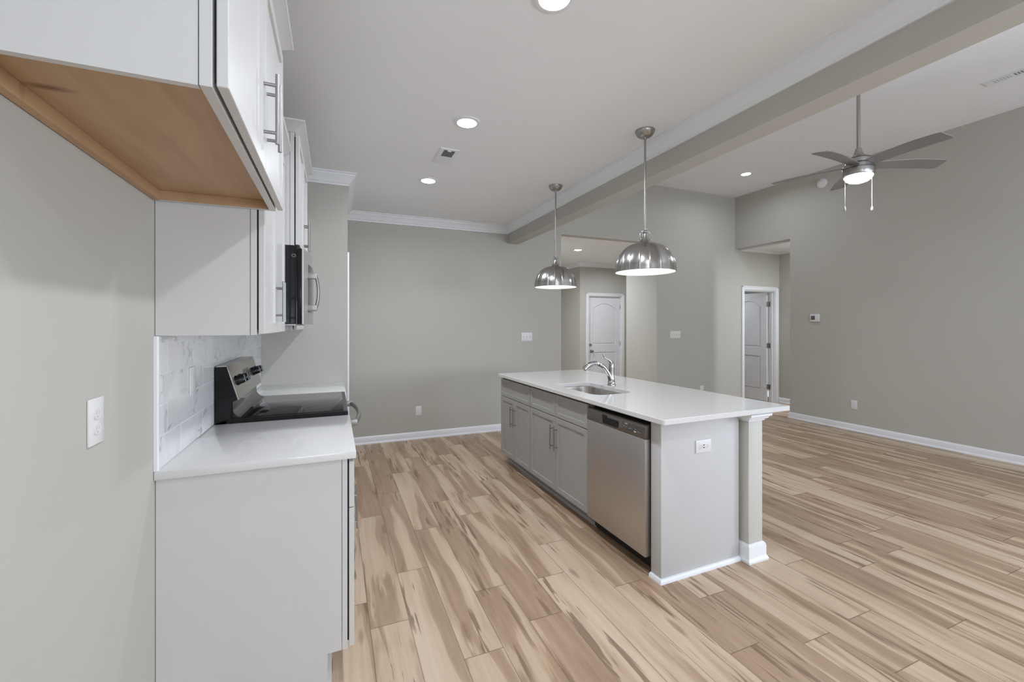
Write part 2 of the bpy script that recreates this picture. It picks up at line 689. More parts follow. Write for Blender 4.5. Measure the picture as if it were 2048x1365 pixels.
T = 0.12
FX0, FX1, FZ = 2.98, 4.69, 2.705            # foyer opening
DX0, DX1, DZ = 6.615, 7.415, 2.035          # hall door opening
HY, HZ = 4.371, 2.727                       # hall opening in the right wall
wallbox('wall_left', [(XL - T, XL, YREAR - T, YP + T, 0, ZK)])
wallbox('wall_pantry', [(XL, XD, YP, YP + T, 0, ZK)])
wallbox('wall_dining', [(XD - T, XD, YP + T, YB, 0, ZK)])
wallbox('wall_back', [(XD - T, FX0, YB, YB + T, 0, ZV), (FX0, FX1, YB, YB + T, FZ, ZV), (FX1, DX0, YB, YB + T, 0, ZV),
                      (DX0, DX1, YB, YB + T, DZ, ZV), (DX1, 7.64, YB, YB + T, 0, ZV)])
# right wall: hall opening at its far end, a window nearer than the frame shows
wallbox('wall_right', [(XR, XR + T, -0.25, HY, 0, ZV), (XR, XR + T, HY, YB, HZ, ZV), (XR, XR + T, YREAR - T, -1.95, 0, ZV),
                       (XR, XR + T, -1.95, -0.25, 0, 0.7), (XR, XR + T, -1.95, -0.25, 2.3, ZV)])
wallbox('wall_rear', [(XL - T, -0.05, YREAR - T, YREAR, 0, ZV), (-0.05, 1.55, YREAR - T, YREAR, 0, 0.7), (-0.05, 1.55, YREAR - T, YREAR, 2.3, ZV),
                      (1.55, 2.9, YREAR - T, YREAR, 0, ZV), (2.9, 5.9, YREAR - T, YREAR, 0, 0.15), (2.9, 5.9, YREAR - T, YREAR, 2.55, ZV),
                      (5.9, XR, YREAR - T, YREAR, 0, ZV)])
wallbox('ceiling', [(XL - T, XB0, YREAR - T, YB, ZK, ZK + 0.1)], M['ceiling'])
wallbox('ceiling_living', [(XB1, XR + T, YREAR - T, YB + T, ZV, ZV + 0.1)], M['ceiling'])
wallbox('wall_beam', [(XB0, XB1, YREAR, YB, ZB, ZV + 0.05)])
# hall beyond the right wall
wallbox('wall_hall', [(7.52, 7.52 + T, 2.3, YB, 0, ZK + 0.1), (XR + T, 7.52, 2.3, 2.3 + T, 0, ZK + 0.1)])
wallbox('ceiling_hall', [(XR + T, 7.52, 2.3 + T, YB, ZK, ZK + 0.1)], M['ceiling'])
# room beyond the hall door
wallbox('wall_bedroom', [(6.3, 6.42, YB + T, 8.4, 0, 2.6), (8.6, 8.72, YB + T, 8.4, 0, 2.5), (6.42, 8.72, 8.4, 8.52, 0, 2.5), (7.64, 8.72, YB, YB + T, 0, 2.5)])
wallbox('ceiling_bedroom', [(6.42, 8.72, YB + T, 8.52, 2.5, 2.6)], M['ceiling'])
# foyer beyond the back wall
ZFOY = 2.715
YF = 7.677
wallbox('wall_foyer', [(2.6, 2.72, YB + T, 8.82, 0, ZK), (4.69, 4.69 + T, YB + T, 6.09, 0, ZK), (4.81, 6.3, 5.97, 6.09, 0, ZK), (6.25, 6.3, 6.09, YF, 0, ZK),
                       (2.72, 4.85, 8.7, 8.82, 0, ZK), (4.734, 4.854, YF + T, 8.7, 0, ZK)])
wallbox('wall_entry', [(4.734, 4.941, YF, YF + T, 0, ZK), (5.783, 6.3, YF, YF + T, 0, ZK), (4.941, 5.783, YF, YF + T, 2.03, ZK)])
wallbox('ceiling_foyer', [(2.6, 6.3, YB + T, 8.82, ZFOY, ZK + 0.1)], M['ceiling'])
# floor of the rooms beyond is the same plank floor


# windows behind the camera
def window_y(name, x0, x1, z0, z1, y):
    b = MB()
    fw = 0.06
    for bx in ((x0, x0 + fw), (x1 - fw, x1), ((x0 + x1) / 2 - 0.03, (x0 + x1) / 2 + 0.03)):
        b.box(bx[0], bx[1], y - 0.09, y - 0.03, z0, z1)
    for bz in ((z0, z0 + fw), (z1 - fw, z1)):
        b.box(x0 + fw, x1 - fw, y - 0.09, y - 0.03, bz[0], bz[1])
    o = struct(b.build(name, M['trim'], smooth=False))
    g = MB()
    g.box(x0 + fw, x1 - fw, y - 0.064, y - 0.058, z0 + fw, z1 - fw)
    g.build('window_pane', M['glass'], o, smooth=False)
    c = MB()
    for bx in ((x0 - 0.08, x0), (x1, x1 + 0.08)):
        c.box(bx[0], bx[1], y, y + 0.018, z0 - 0.08, z1 + 0.08)
    for bz in ((z0 - 0.08, z0), (z1, z1 + 0.08)):
        c.box(x0, x1, y, y + 0.018, bz[0], bz[1])
    c.build('window_casing', M['trim'], o, smooth=False)


window_y('window_1', -0.05, 1.55, 0.7, 2.3, YREAR)
window_y('window_2', 2.9, 5.9, 0.15, 2.55, YREAR)


def window_x(name, y0, y1, z0, z1, x):
    b = MB()
    fw = 0.06
    for by in ((y0, y0 + fw), (y1 - fw, y1), ((y0 + y1) / 2 - 0.03, (y0 + y1) / 2 + 0.03)):
        b.box(x + 0.03, x + 0.09, by[0], by[1], z0, z1)
    for bz in ((z0, z0 + fw), (z1 - fw, z1)):
        b.box(x + 0.03, x + 0.09, y0 + fw, y1 - fw, bz[0], bz[1])
    o = struct(b.build(name, M['trim'], smooth=False))
    g = MB()
    g.box(x + 0.058, x + 0.064, y0 + fw, y1 - fw, z0 + fw, z1 - fw)
    g.build('window_pane', M['glass'], o, smooth=False)


window_x('window_3', -1.95, -0.25, 0.7, 2.3, XR)

# baseboards and crown mouldings
BASE = [(0, 0), (0.022, 0), (0.022, 0.012), (0.016, 0.022), (0.014, 0.026), (0.014, 0.072), (0.010, 0.084), (0.004, 0.092), (0, 0.092)]
CROWN = [(0, -0.104), (0.012, -0.104), (0.014, -0.090), (0.024, -0.082), (0.034, -0.060), (0.052, -0.036), (0.062, -0.024),
         (0.064, -0.014), (0.078, -0.010), (0.078, 0.0), (0, 0)]


def run(name, path, prof, z=0.0, m=None):
    return struct(MB().sweep(path, prof, z).build(name, m or M['trim'], angle=25))


run('baseboard_back', [(FX0, YB + T), (FX0, YB), (XD + 0.0, YB), (XD, 5.2)], BASE)
run('baseboard_living', [(DX0 - 0.075, YB), (FX1, YB), (FX1, 6.09), (5.5, 6.09)], BASE)
run('baseboard_right', [(XR, YREAR), (XR, HY), (XR + T, HY), (XR + T, 2.42)], BASE)
run('baseboard_left', [(XL, 1.80), (XL, YREAR)], BASE)
run('baseboard_hall', [(7.52, 2.42), (7.52, YB), (DX1 + 0.085, YB)], BASE)
run('baseboard_foyer', [(4.734, 8.7), (4.734, YF), (4.941 - 0.07, YF)], [(-o, h) for o, h in BASE][::-1])
run('trim_1', [(XB0, YREAR), (XB0, YB), (XD, YB), (XD, YP), (XL, YP), (XL, 3.95)], CROWN, ZK)
run('trim_2', [(XL, 0.86), (XL, YREAR)], CROWN, ZK)
run('trim_3', [(5.8, YF), (4.734, YF), (4.734, 8.7)], [(o * 0.8, h * 0.75) for o, h in CROWN], ZFOY)
run('trim_4', [(5.5, 6.09), (4.69, 6.09), (4.69, YB + T)], [(-o * 0.8, h * 0.75) for o, h in CROWN][::-1], ZFOY)
run('trim_5', [(7.52, 2.42), (7.52, YB), (XR + T, YB), (XR + T, 2.42)], [(o * 0.6, h * 0.35) for o, h in CROWN], ZK)

# ------------------------------------------------------------------ doors


def arch_panel_door(mb, w_, h_, t_):
    """two panel arched door leaf in local x (width) and z, front face at y=0 looking to -y"""
    st = 0.115
    zs = [(0.20, 0.83, False), (0.99, h_ - 0.14, True)]
    mb.box(0, w_, 0.011, t_ - 0.011, 0, h_)
    n = 18

    def top(z1, arch, x, inset=0.0):
        if not arch:
            return z1 - inset
        u = (x - w_ / 2) / (w_ / 2 - st)
        return z1 - 0.11 * min(1.0, u * u) - inset
    for sgn in (0, 1):
        y0, y1 = (0, 0.011) if sgn == 0 else (t_ - 0.011, t_)
        mb.box(0, st, y0, y1, 0, h_)
        mb.box(w_ - st, w_, y0, y1, 0, h_)
        mb.box(st, w_ - st, y0, y1, 0, zs[0][0])
        mb.box(st, w_ - st, y0, y1, zs[0][1], zs[1][0])
        prof = [(st + (w_ - 2 * st) * i / n, top(zs[1][1], True, st + (w_ - 2 * st) * i / n)) for i in range(n + 1)]
        mb.prism(prof + [(w_ - st, h_), (st, h_)], 'y', y0, y1)
        for z0, z1, arch in zs:
            g = 0.032
            xa, xb = st + g, w_ - st - g
            pf = [(xa, z0 + g), (xb, z0 + g)] + [(xb + (xa - xb) * i / n, top(z1, arch, xb + (xa - xb) * i / n, g)) for i in range(n + 1)]
            yy0, yy1 = (0.003, 0.011) if sgn == 0 else (t_ - 0.011, t_ - 0.003)
            mb.prism(pf, 'y', yy0, yy1)


def casing_y(mb, x0, x1, z1, y, wd=0.062, dep=0.016, face=-1):
    """door casing around an opening in a wall whose face is y"""
    ya, yb = (y - dep, y) if face < 0 else (y, y + dep)
    yc, yd = (y - dep - 0.006, y - dep) if face < 0 else (y + dep, y + dep + 0.006)
    for a, b, o0, o1 in ((x0 - wd, x0, x0 - wd, x0 - wd + 0.02), (x1, x1 + wd, x1 + wd - 0.02, x1 + wd)):
        mb.box(a, b, ya, yb, 0, z1 + wd, 0.003)
        mb.box(o0, o1, yc, yd, 0, z1 + wd, 0.002)
    mb.box(x0, x1, ya, yb, z1, z1 + wd, 0.003)
    mb.box(x0 - wd, x1 + wd, yc, yd, z1 + wd - 0.02, z1 + wd, 0.002)


# foyer door (closed)
d = MB()
casing_y(d, 4.941, 5.783, 2.03, YF)
d.box(4.941, 4.955, YF, YF + T, 0, 2.03)
d.box(5.769, 5.783, YF, YF + T, 0, 2.03)
d.box(4.955, 5.769, YF, YF + T, 2.016, 2.03)
door1 = struct(d.build('door_1', M['trim'], loc=(5.36, YF, 0)))
lf = MB()
arch_panel_door(lf, 0.808, 2.005, 0.04)
for v in lf.bm.verts:
    v.co += Vector((4.958, YF + 0.03, 0.008))
lf.build('door_leaf', M['door'], door1, angle=20)
kb = MB()
kb.lathe([(0.032, 0), (0.032, 0.006), (0.012, 0.010), (0.011, 0.034), (0.026, 0.044), (0.029, 0.056), (0.022, 0.068), (0.004, 0.072)], (5.028, YF + 0.03, 0.862), 24, (0, -1, 0))
kb.build('door_knob', M['nickel'], door1)
kb = MB()
kb.lathe([(0.030, 0), (0.030, 0.008), (0.024, 0.016), (0.020, 0.018)], (5.006, YF + 0.03, 0.999), 24, (0, -1, 0))
kb.build('deadbolt', M['nickel'], door1)
for hz in (1.813, 1.018, 0.22):
    hb = MB()
    hb.cyl((5.768, YF + 0.026, hz - 0.045), (5.768, YF + 0.026, hz + 0.045), 0.008, seg=12)
    hb.box(5.766, 5.776, YF + 0.022, YF + 0.03, hz - 0.045, hz + 0.045)
    hb.build('hinge', M['hinge'], door1)

# hall door (open inwards against the right)
d = MB()
casing_y(d, DX0, DX1, DZ, YB)
d.box(DX0, DX0 + 0.016, YB, YB + T, 0, DZ)
d.box(DX1 - 0.016, DX1, YB, YB + T, 0, DZ)
d.box(DX0 + 0.016, DX1 - 0.016, YB, YB + T, DZ - 0.016, DZ)
d.box(DX1 - 0.028, DX1 - 0.016, YB + 0.035, YB + 0.07, 0, DZ - 0.016)
d.box(DX0 + 0.016, DX0 + 0.028, YB + 0.035, YB + 0.07, 0, DZ - 0.016)
d.box(DX0 + 0.028, DX1 - 0.028, YB + 0.035, YB + 0.07, DZ - 0.028, DZ - 0.016)
door2 = struct(d.build('door_2', M['trim'], loc=(7.0, YB, 0)))
lf = MB()
arch_panel_door(lf, 0.76, 2.005, 0.035)
for v in lf.bm.verts:                       # leaf swung 90 degrees: local x -> +y, front looks to -x
    x, y, z = v.co
    v.co = Vector((7.362 + y, YB + T + 0.012 + (0.76 - x) * 1.0, z + 0.01))
bmesh.ops.recalc_face_normals(lf.bm, faces=lf.bm.faces)
lf.build('door_leaf', M['door'], door2, angle=20)
for hz in (1.80, 1.035, 0.275):
    hb = MB()
    hb.cyl((7.388, YB + T + 0.004, hz - 0.045), (7.388, YB + T + 0.004, hz + 0.045), 0.008, seg=12)
    hb.box(7.366, 7.386, YB + T + 0.006, YB + T + 0.010, hz - 0.045, hz + 0.045, 0.001)
    hb.box(7.390, 7.398, YB + T - 0.045, YB + T + 0.004, hz - 0.045, hz + 0.045, 0.001)
    hb.build('hinge', M['hinge'], door2)

# pantry door on the dining side of the pantry wall
d = MB()
for a, b in ((4.225, 4.29), (5.08, 5.145)):
    d.box(XD, XD + 0.018, a, b, 0, 2.085, 0.003)
d.box(XD, XD + 0.018, 4.29, 5.08, 2.02, 2.085, 0.003)
door3 = struct(d.build('door_3', M['trim'], loc=(XD, 4.68, 0)))
lf = MB()
lf.box(XD + 0.001, XD + 0.008, 4.292, 5.078, 0.01, 2.018, 0.001)
lf.build('door_leaf', M['door'], door3)


# ------------------------------------------------------------------ cabinets along the left wall
def shaker(y0, y1, z0, z1, xf, side=1, th=0.019, rail=0.057, rec=0.008):
    """shaker front in the y-z plane; xf is its front face, side +1 looks to +x"""
    t = bmesh.new()
    bmesh.ops.create_cube(t, size=1.0)
    xa, xb = (xf - th, xf) if side > 0 else (xf, xf + th)
    for v in t.verts:
        v.co = Vector(((xa + xb) / 2 + v.co.x * th, (y0 + y1) / 2 + v.co.y * (y1 - y0), (z0 + z1) / 2 + v.co.z * (z1 - z0)))
    bmesh.ops.bevel(t, geom=list(t.edges), offset=0.0015, segments=1, affect='EDGES')
    t.faces.ensure_lookup_table()
    f = max((f for f in t.faces if f.normal.x * side > 0.95), key=lambda f: f.calc_area())
    bmesh.ops.inset_region(t, faces=[f], thickness=rail, depth=0)
    bmesh.ops.inset_region(t, faces=[f], thickness=0.0025, depth=-rec)
    mb = MB()
    mb.add(t)
    return mb


def pull(y, z0, z1, xf, side=1, stand=0.03, r=0.0052):
    mb = MB()
    xb = xf + side * stand
    mb.cyl((xb, y, z0), (xb, y, z1), r, seg=12)
    for z in (z0 + 0.03, z1 - 0.03):
        mb.cyl((xf, y, z), (xb, y, z), 0.0045, seg=10)
    return mb


CAB_CROWN = [(0, 0.0), (0.005, 0.0), (0.009, 0.006), (0.046, 0.038), (0.054, 0.042), (0.056, 0.050), (0, 0.050)]
SIDE_G = 0.0015


def wall_cab(name, label, y0, y1, z0, z1, xbox, doors, pulls, crown, group, pz, crown_z=None):
    root = thing(name, label, 'cabinet', (XL, (y0 + y1) / 2, z0), group)
    b = MB()
    b.box(XL + 0.002, xbox - 0.021, y0 + SIDE_G, y1 - SIDE_G, z0, z1)
    b.build('body', M['cab'], root, smooth=False)
    f = MB()
    f.box(xbox - 0.0195, xbox, y0, y1, z0, z1, 0.001)
    f.build('face_frame', M['cab'], root, smooth=False)
    xf = xbox + 0.006 + 0.019
    gk = MB()
    gk.box(xbox, xbox + 0.006, y0 + 0.02, y1 - 0.02, z0 + 0.02, z1 - 0.02)
    gk.build('gap_shade', M['gap'], root, smooth=False)
    for (a, c), py in zip(doors, pulls):
        dd = shaker(a, c, z0 + 0.004, z1 - 0.012, xf).build('door', M['cab'], root, angle=20)
        pull(py, pz[0], pz[1], xf).build('handle', M['pull'], dd)
    if crown:
        MB().sweep(crown, CAB_CROWN, crown_z if crown_z is not None else z1 - 0.004).build('crown_moulding', M['cab'], root, angle=25)
    return root, xf


UP = 'white upper cabinets'
# above the refrigerator space
y0, y1, z0, z1 = 0.905, 1.803, 1.833, 2.438
root = thing('upper_cabinet', 'deep white cabinet hung over the empty refrigerator space, bare plywood underside', 'cabinet', (XL, 1.354, z0), UP)
xbox = -0.200
b = MB()
b.box(XL + 0.002, xbox - 0.021, y0 + SIDE_G, y0 + 0.016, z0, z1)
b.box(XL + 0.002, xbox - 0.021, y1 - 0.016, y1 - SIDE_G, z0 + 0.0, z1)
b.box(XL + 0.002, xbox - 0.021, y0 + 0.016, y1 - 0.016, z0 + 0.045, z1)
b.build('body', M['cab'], root, smooth=False)
f = MB()
f.box(xbox - 0.0195, xbox, y0, y1, z0, z1, 0.001)
f.build('face_frame', M['cab'], root, smooth=False)
p = MB()
p.box(XL + 0.002, xbox - 0.021, y0 + 0.0165, y1 - 0.0165, z0 + 0.032, z0 + 0.0445)
o = p.build('bottom_panel', M['ply'], root, smooth=False)
o['label'] = 'bare plywood underside with a dark knot'
p = MB()
p.box(XL + 0.003, XL + 0.022, y0 + 0.0165, y1 - 0.0165, z0 - 0.001, z0 + 0.0315)
p.box(XL + 0.022, xbox - 0.022, y1 - 0.022, y1 - 0.0165, z0 + 0.001, z0 + 0.0315)
p.build('hanging_rail', M['ply'], root, smooth=False)
xf = xbox + 0.025
g = MB()
g.box(xbox, xbox + 0.006, y0 + 0.02, y1 - 0.02, z0 + 0.02, z1 - 0.02)
g.build('gap_shade', M['gap'], root, smooth=False)
for (a, c), py in (((y0 + 0.002, 1.3525), 1.325), ((1.3555, y1 - 0.002), 1.383)):
    dd = shaker(a, c, z0 + 0.004, z1 - 0.03, xf).build('door', M['cab'], root, angle=20)
    pull(py, 1.905, 2.095, xf, stand=0.032).build('handle', M['pull'], dd)
MB().sweep([(XL + 0.004, y1), (xbox, y1), (xbox, y0), (XL + 0.004, y0)], CAB_CROWN, z1 - 0.004).build('crown_moulding', M['cab'], root, angle=25)

wall_cab('upper_cabinet', 'white two door upper cabinet over the near counter, its plain side facing forward', 1.806, 2.533, 1.374, 2.29, -0.262,
         [(1.808, 2.168), (2.171, 2.531)], [2.142, 2.197], [(-0.262, 2.53), (-0.262, 1.81)], UP, (1.425, 1.605))
wall_cab('upper_cabinet', 'tall white cabinet right above the microwave with its own crown moulding', 2.536, 3.284, 1.835, 2.438, -0.195,
         [(2.538, 2.908), (2.911, 3.282)], [2.883, 2.936], [(XL + 0.004, 3.284), (-0.195, 3.284), (-0.195, 2.536), (XL + 0.004, 2.536)], UP, (1.865, 2.045))
wall_cab('upper_cabinet', 'white upper cabinet in the corner just beyond the microwave, mostly hidden', 3.287, 4.035, 1.374, 2.29, -0.262,
         [(3.289, 3.66), (3.663, 4.03)], [3.635, 3.69], [(-0.262, 4.03), (-0.262, 3.29)], UP, (1.425, 1.605))


def base_cab(name, label, y0, y1, xbox, group):
    root = thing(name, label, 'cabinet', (XL + 0.3, (y0 + y1) / 2, 0), group)
    z0, z1 = 0.13, 0.883
    b = MB()
    prof = [(XL + 0.002, 0.002), (-0.023, 0.002), (-0.023, z0), (xbox - 0.021, z0), (xbox - 0.021, z1), (XL + 0.002, z1)]
    b.prism(prof, 'y', y0 + SIDE_G, y1 - SIDE_G)
    b.build('body', M['cab'], root, smooth=False)
    f = MB()
    f.box(xbox - 0.0195, xbox, y0, y1, z0, z1, 0.001)
    f.build('face_frame', M['cab'], root, smooth=False)
    g = MB()
    g.box(xbox, xbox + 0.006, y0 + 0.02, y1 - 0.02, z0 + 0.02, z1 - 0.03)
    g.build('gap_shade', M['gap'], root, smooth=False)
    xf = xbox + 0.025
    ym = (y0 + y1) / 2
    for a, c in ((y0 + 0.002, ym - 0.0015), (ym + 0.0015, y1 - 0.002)):
        shaker(a, c, 0.688, z1 - 0.014, xf, rail=0.045).build('drawer', M['cab'], root, angle=20)
    for a, c, py in ((y0 + 0.002, ym - 0.0015, ym - 0.035), (ym + 0.0015, y1 - 0.002, ym + 0.035)):
        dd = shaker(a, c, z0 + 0.006, 0.684, xf).build('door', M['cab'], root, angle=20)
        pull(py, 0.455, 0.64, xf, stand=0.026, r=0.0042).build('handle', M['pull'], dd)
    k = MB()
    k.prism([(-0.023, 0.0), (-0.008, 0.0), (-0.011, 0.01), (-0.019, 0.017), (-0.023, 0.018)], 'y', y0 - 0.012, y1)
    k.prism([(y0, 0.0), (y0 - 0.014, 0.0), (y0 - 0.011, 0.010), (y0 - 0.004, 0.017), (y0, 0.018)], 'x', XL + 0.03, -0.012)
    k.build('shoe_moulding', M['cab'], root)
    return root


BG = 'white base cabinets beside the range'
base_cab('base_cabinet', 'white base cabinet under the near counter, plain side panel facing forward', 1.81, 2.531, 0.049, BG)
base_cab('base_cabinet', 'white base cabinet in the corner beyond the range, hidden behind it', 3.289, 4.036, 0.049, BG)


def counter(label, x0, x1, y0, y1):
    mb = MB()
    mb.box(x0, x1, y0, y1, 0.884, 0.914, 0.003)
    return tag(mb.build('countertop', M['quartz'], loc=((x0 + x1) / 2, (y0 + y1) / 2, 0.884)), label, 'countertop', 'white quartz countertops')


counter('white quartz countertop on the near base cabinet in front of the range', XL + 0.001, 0.081, 1.795, 2.531)
counter('short white quartz countertop in the corner beyond the range', XL + 0.001, 0.081, 3.289, YP - 0.001)


# backsplash
def backsplash():
    x0, x1 = XL + 0.0005, XL + 0.010
    b = MB()
    b.box(x0, x1 - 0.0012, 1.812, YP - 0.001, 0.9145, 1.3725)
    root = tag(b.build('backsplash', M['grout'], loc=(x0, 2.9, 0.9145), smooth=False), 'marble subway tile backsplash on the left wall behind the range', 'backsplash')
    g = 0.0013
    zl = [0.9145, 1.0255, 1.134, 1.2405, 1.347, 1.3725]
    vs, fs, cs = [], [], []
    for i in range(5):
        off = 2.342 if i % 2 == 0 else 2.197
        y = off - 0.301 * 3
        while y < YP:
            a, c = max(y, 1.812) + g, min(y + 0.301, YP - 0.001) - g
            if c - a > 0.004:
                z0, z1 = zl[i] + g, zl[i + 1] - g
                e = 0.0012
                n = len(vs)
                ox, oy, oz = root.location
                for x, ins in ((x1 - 0.0012, 0), (x1 - 0.0004, 0), (x1, e)):
                    vs += [(x - ox, a + ins - oy, z0 + ins - oz), (x - ox, c - ins - oy, z0 + ins - oz), (x - ox, c - ins - oy, z1 - ins - oz), (x - ox, a + ins - oy, z1 - ins - oz)]
                col = (random.random(), random.random(), random.random(), 1)
                for lv in (0, 4):
                    for q in range(4):
                        r_ = (q + 1) % 4
                        fs.append((n + lv + q, n + lv + r_, n + lv + 4 + r_, n + lv + 4 + q))
                        cs.append(col)
                fs.append((n + 8, n + 9, n + 10, n + 11))
                cs.append(col)
            y += 0.301
    me = bpy.data.meshes.new('tiles')
    me.from_pydata(vs, [], fs)
    at = me.color_attributes.new('tile', 'FLOAT_COLOR', 'CORNER')
    for p_, col in zip(me.polygons, cs):
        for li in p_.loop_indices:
            at.data[li].color = col
    me.materials.append(M['marble'])
    o = bpy.data.objects.new('tiles', me)
    C.objects.link(o)
    o.parent = root
    t = MB()
    t.prism([(x0, 1.797), (x0 + 0.010, 1.797), (x0 + 0.0125, 1.800), (x0 + 0.0125, 1.809), (x0 + 0.010, 1.8118), (x0, 1.8118)], 'z', 0.9145, 1.3725)
    o = t.build('edge_trim', M['trim'], root)
    return root


backsplash()


# ------------------------------------------------------------------ range
def make_range():
    ya, yb = 2.537, 3.283
    root = thing('range', 'stainless and black electric range standing between the two left counters', 'range', (-0.25, (ya + yb) / 2, 0))
    b = MB()
    b.box(-0.54, 0.045, ya, yb, 0.06, 0.905)
    b.box(-0.52, 0.0, ya + 0.03, yb - 0.03, 0.0, 0.06)
    b.build('body', M['black'], root, smooth=False)
    # cooktop: black frame with raised glass, the back curving up into the console
    c = MB()
    c.prism([(-0.50, 0.906), (0.068, 0.906), (0.072, 0.912), (0.072, 0.930), (0.066, 0.936), (-0.50, 0.936)], 'y', ya, yb)
    ct = c.build('cooktop', M['black'], root, angle=25)
    gl = MB()
    gl.box(-0.425, 0.050, ya + 0.02, yb - 0.02, 0.9362, 0.9385, 0.001)
    gl.build('glass_top', M['blackgloss'], ct)
    cv = MB()
    arc = [(-0.425 - 0.05 * math.sin(R(t_)), 0.987 - 0.05 * math.cos(R(t_))) for t_ in range(0, 91, 10)]
    prof = arc + [(-0.475, 1.03), (-0.53, 1.03), (-0.53, 0.9365), (-0.425, 0.9365)]
    cv.prism(prof, 'y', ya + 0.012, yb - 0.012)
    cv.build('rear_curve', M['blackgloss'], root, angle=30)
    # console: wedge with black ends and a sloped steel face
    wedge = [(-0.548, 0.916), (-0.478, 0.937), (-0.478, 1.02), (-0.452, 1.032), (-0.500, 1.200), (-0.548, 1.200)]
    for i, (a, c_) in enumerate(((ya, ya + 0.012), (yb - 0.012, yb))):
        e = MB()
        e.prism(wedge, 'y', a, c_, 0.001)
        e.build('console_end', M['black'], root, angle=20)
    k = MB()
    k.prism([(-0.546, 1.031), (-0.456, 1.031), (-0.503, 1.198), (-0.546, 1.198)], 'y', ya + 0.012, yb - 0.012)
    k.build('console_core', M['black'], root, smooth=False)
    nrm = Vector((0.168, 0, 0.048)).normalized()
    st = MB()
    A, B_ = Vector((-0.452, 0, 1.030)), Vector((-0.500, 0, 1.200))
    p_ = [A, B_, B_ + nrm * 0.006 + Vector((-0.004, 0, 0.003)), A + nrm * 0.006]
    st.prism([(q.x, q.z) for q in p_], 'y', ya + 0.002, yb - 0.002, 0.001)
    st.prism([(-0.546, 1.1985), (-0.500, 1.1985), (-0.498, 1.2035), (-0.546, 1.2035)], 'y', ya + 0.012, yb - 0.012)
    face = st.build('console_face', M['steellight'], root, angle=25)

    def onface(u, y, out=0.0):
        q = A.lerp(B_, u) + nrm * (0.006 + out)
        return Vector((q.x, y, q.z))
    for y in (2.625, 2.715, 3.105, 3.195):
        kn = MB()
        kn.lathe([(0.026, 0), (0.026, 0.008), (0.023, 0.011), (0.021, 0.034), (0.018, 0.038), (0.0, 0.038)], onface(0.52, y), 28, tuple(nrm), cap=False)
        up = (B_ - A).normalized()
        q = onface(0.52, y, 0.037)
        kn.tube([q - up * 0.02, q + up * 0.02], 0.006, 8)
        kn.build('knob', M['knob'], face)
    dp = MB()
    ctr = (A + B_) / 2
    c0, c1 = onface(0.34, 2.83), onface(0.72, 2.99)
    t_ = bmesh.new()
    pts = [onface(0.34, 2.83, 0.0008), onface(0.34, 2.99, 0.0008), onface(0.74, 2.99, 0.0008), onface(0.74, 2.83, 0.0008)]
    low = [q - nrm * 0.003 for q in pts]
    dp.loft([low, pts])
    dp.build('display', M['steeldark'], face, smooth=False)
    # oven door, drawer, handle
    dr = MB()
    dr.box(0.0455, 0.066, ya + 0.004, yb - 0.004, 0.24, 0.895, 0.004)
    od = dr.build('oven_door', M['steel'], root)
    wn = MB()
    wn.box(0.066, 0.068, ya + 0.09, yb - 0.09, 0.38, 0.72, 0.0005)
    wn.build('oven_window', M['blackgloss'], od)
    h = MB()
    pts = []
    for i in range(17):
        u = i / 16
        y = ya + 0.055 + (yb - ya - 0.11) * u
        pts.append((0.112 + 0.034 * math.sin(PI * u) ** 0.8, y, 0.856))
    h.tube(pts, 0.0125, 12, squash=1.35)
    for y in (ya + 0.055, yb - 0.055):
        h.box(0.066, 0.124, y - 0.016, y + 0.016, 0.838, 0.874, 0.004)
    h.build('handle', M['pull'], od)
    dw = MB()
    dw.box(0.0455, 0.064, ya + 0.004, yb - 0.004, 0.075, 0.232, 0.004)
    dw.build('drawer', M['steel'], root)


make_range()


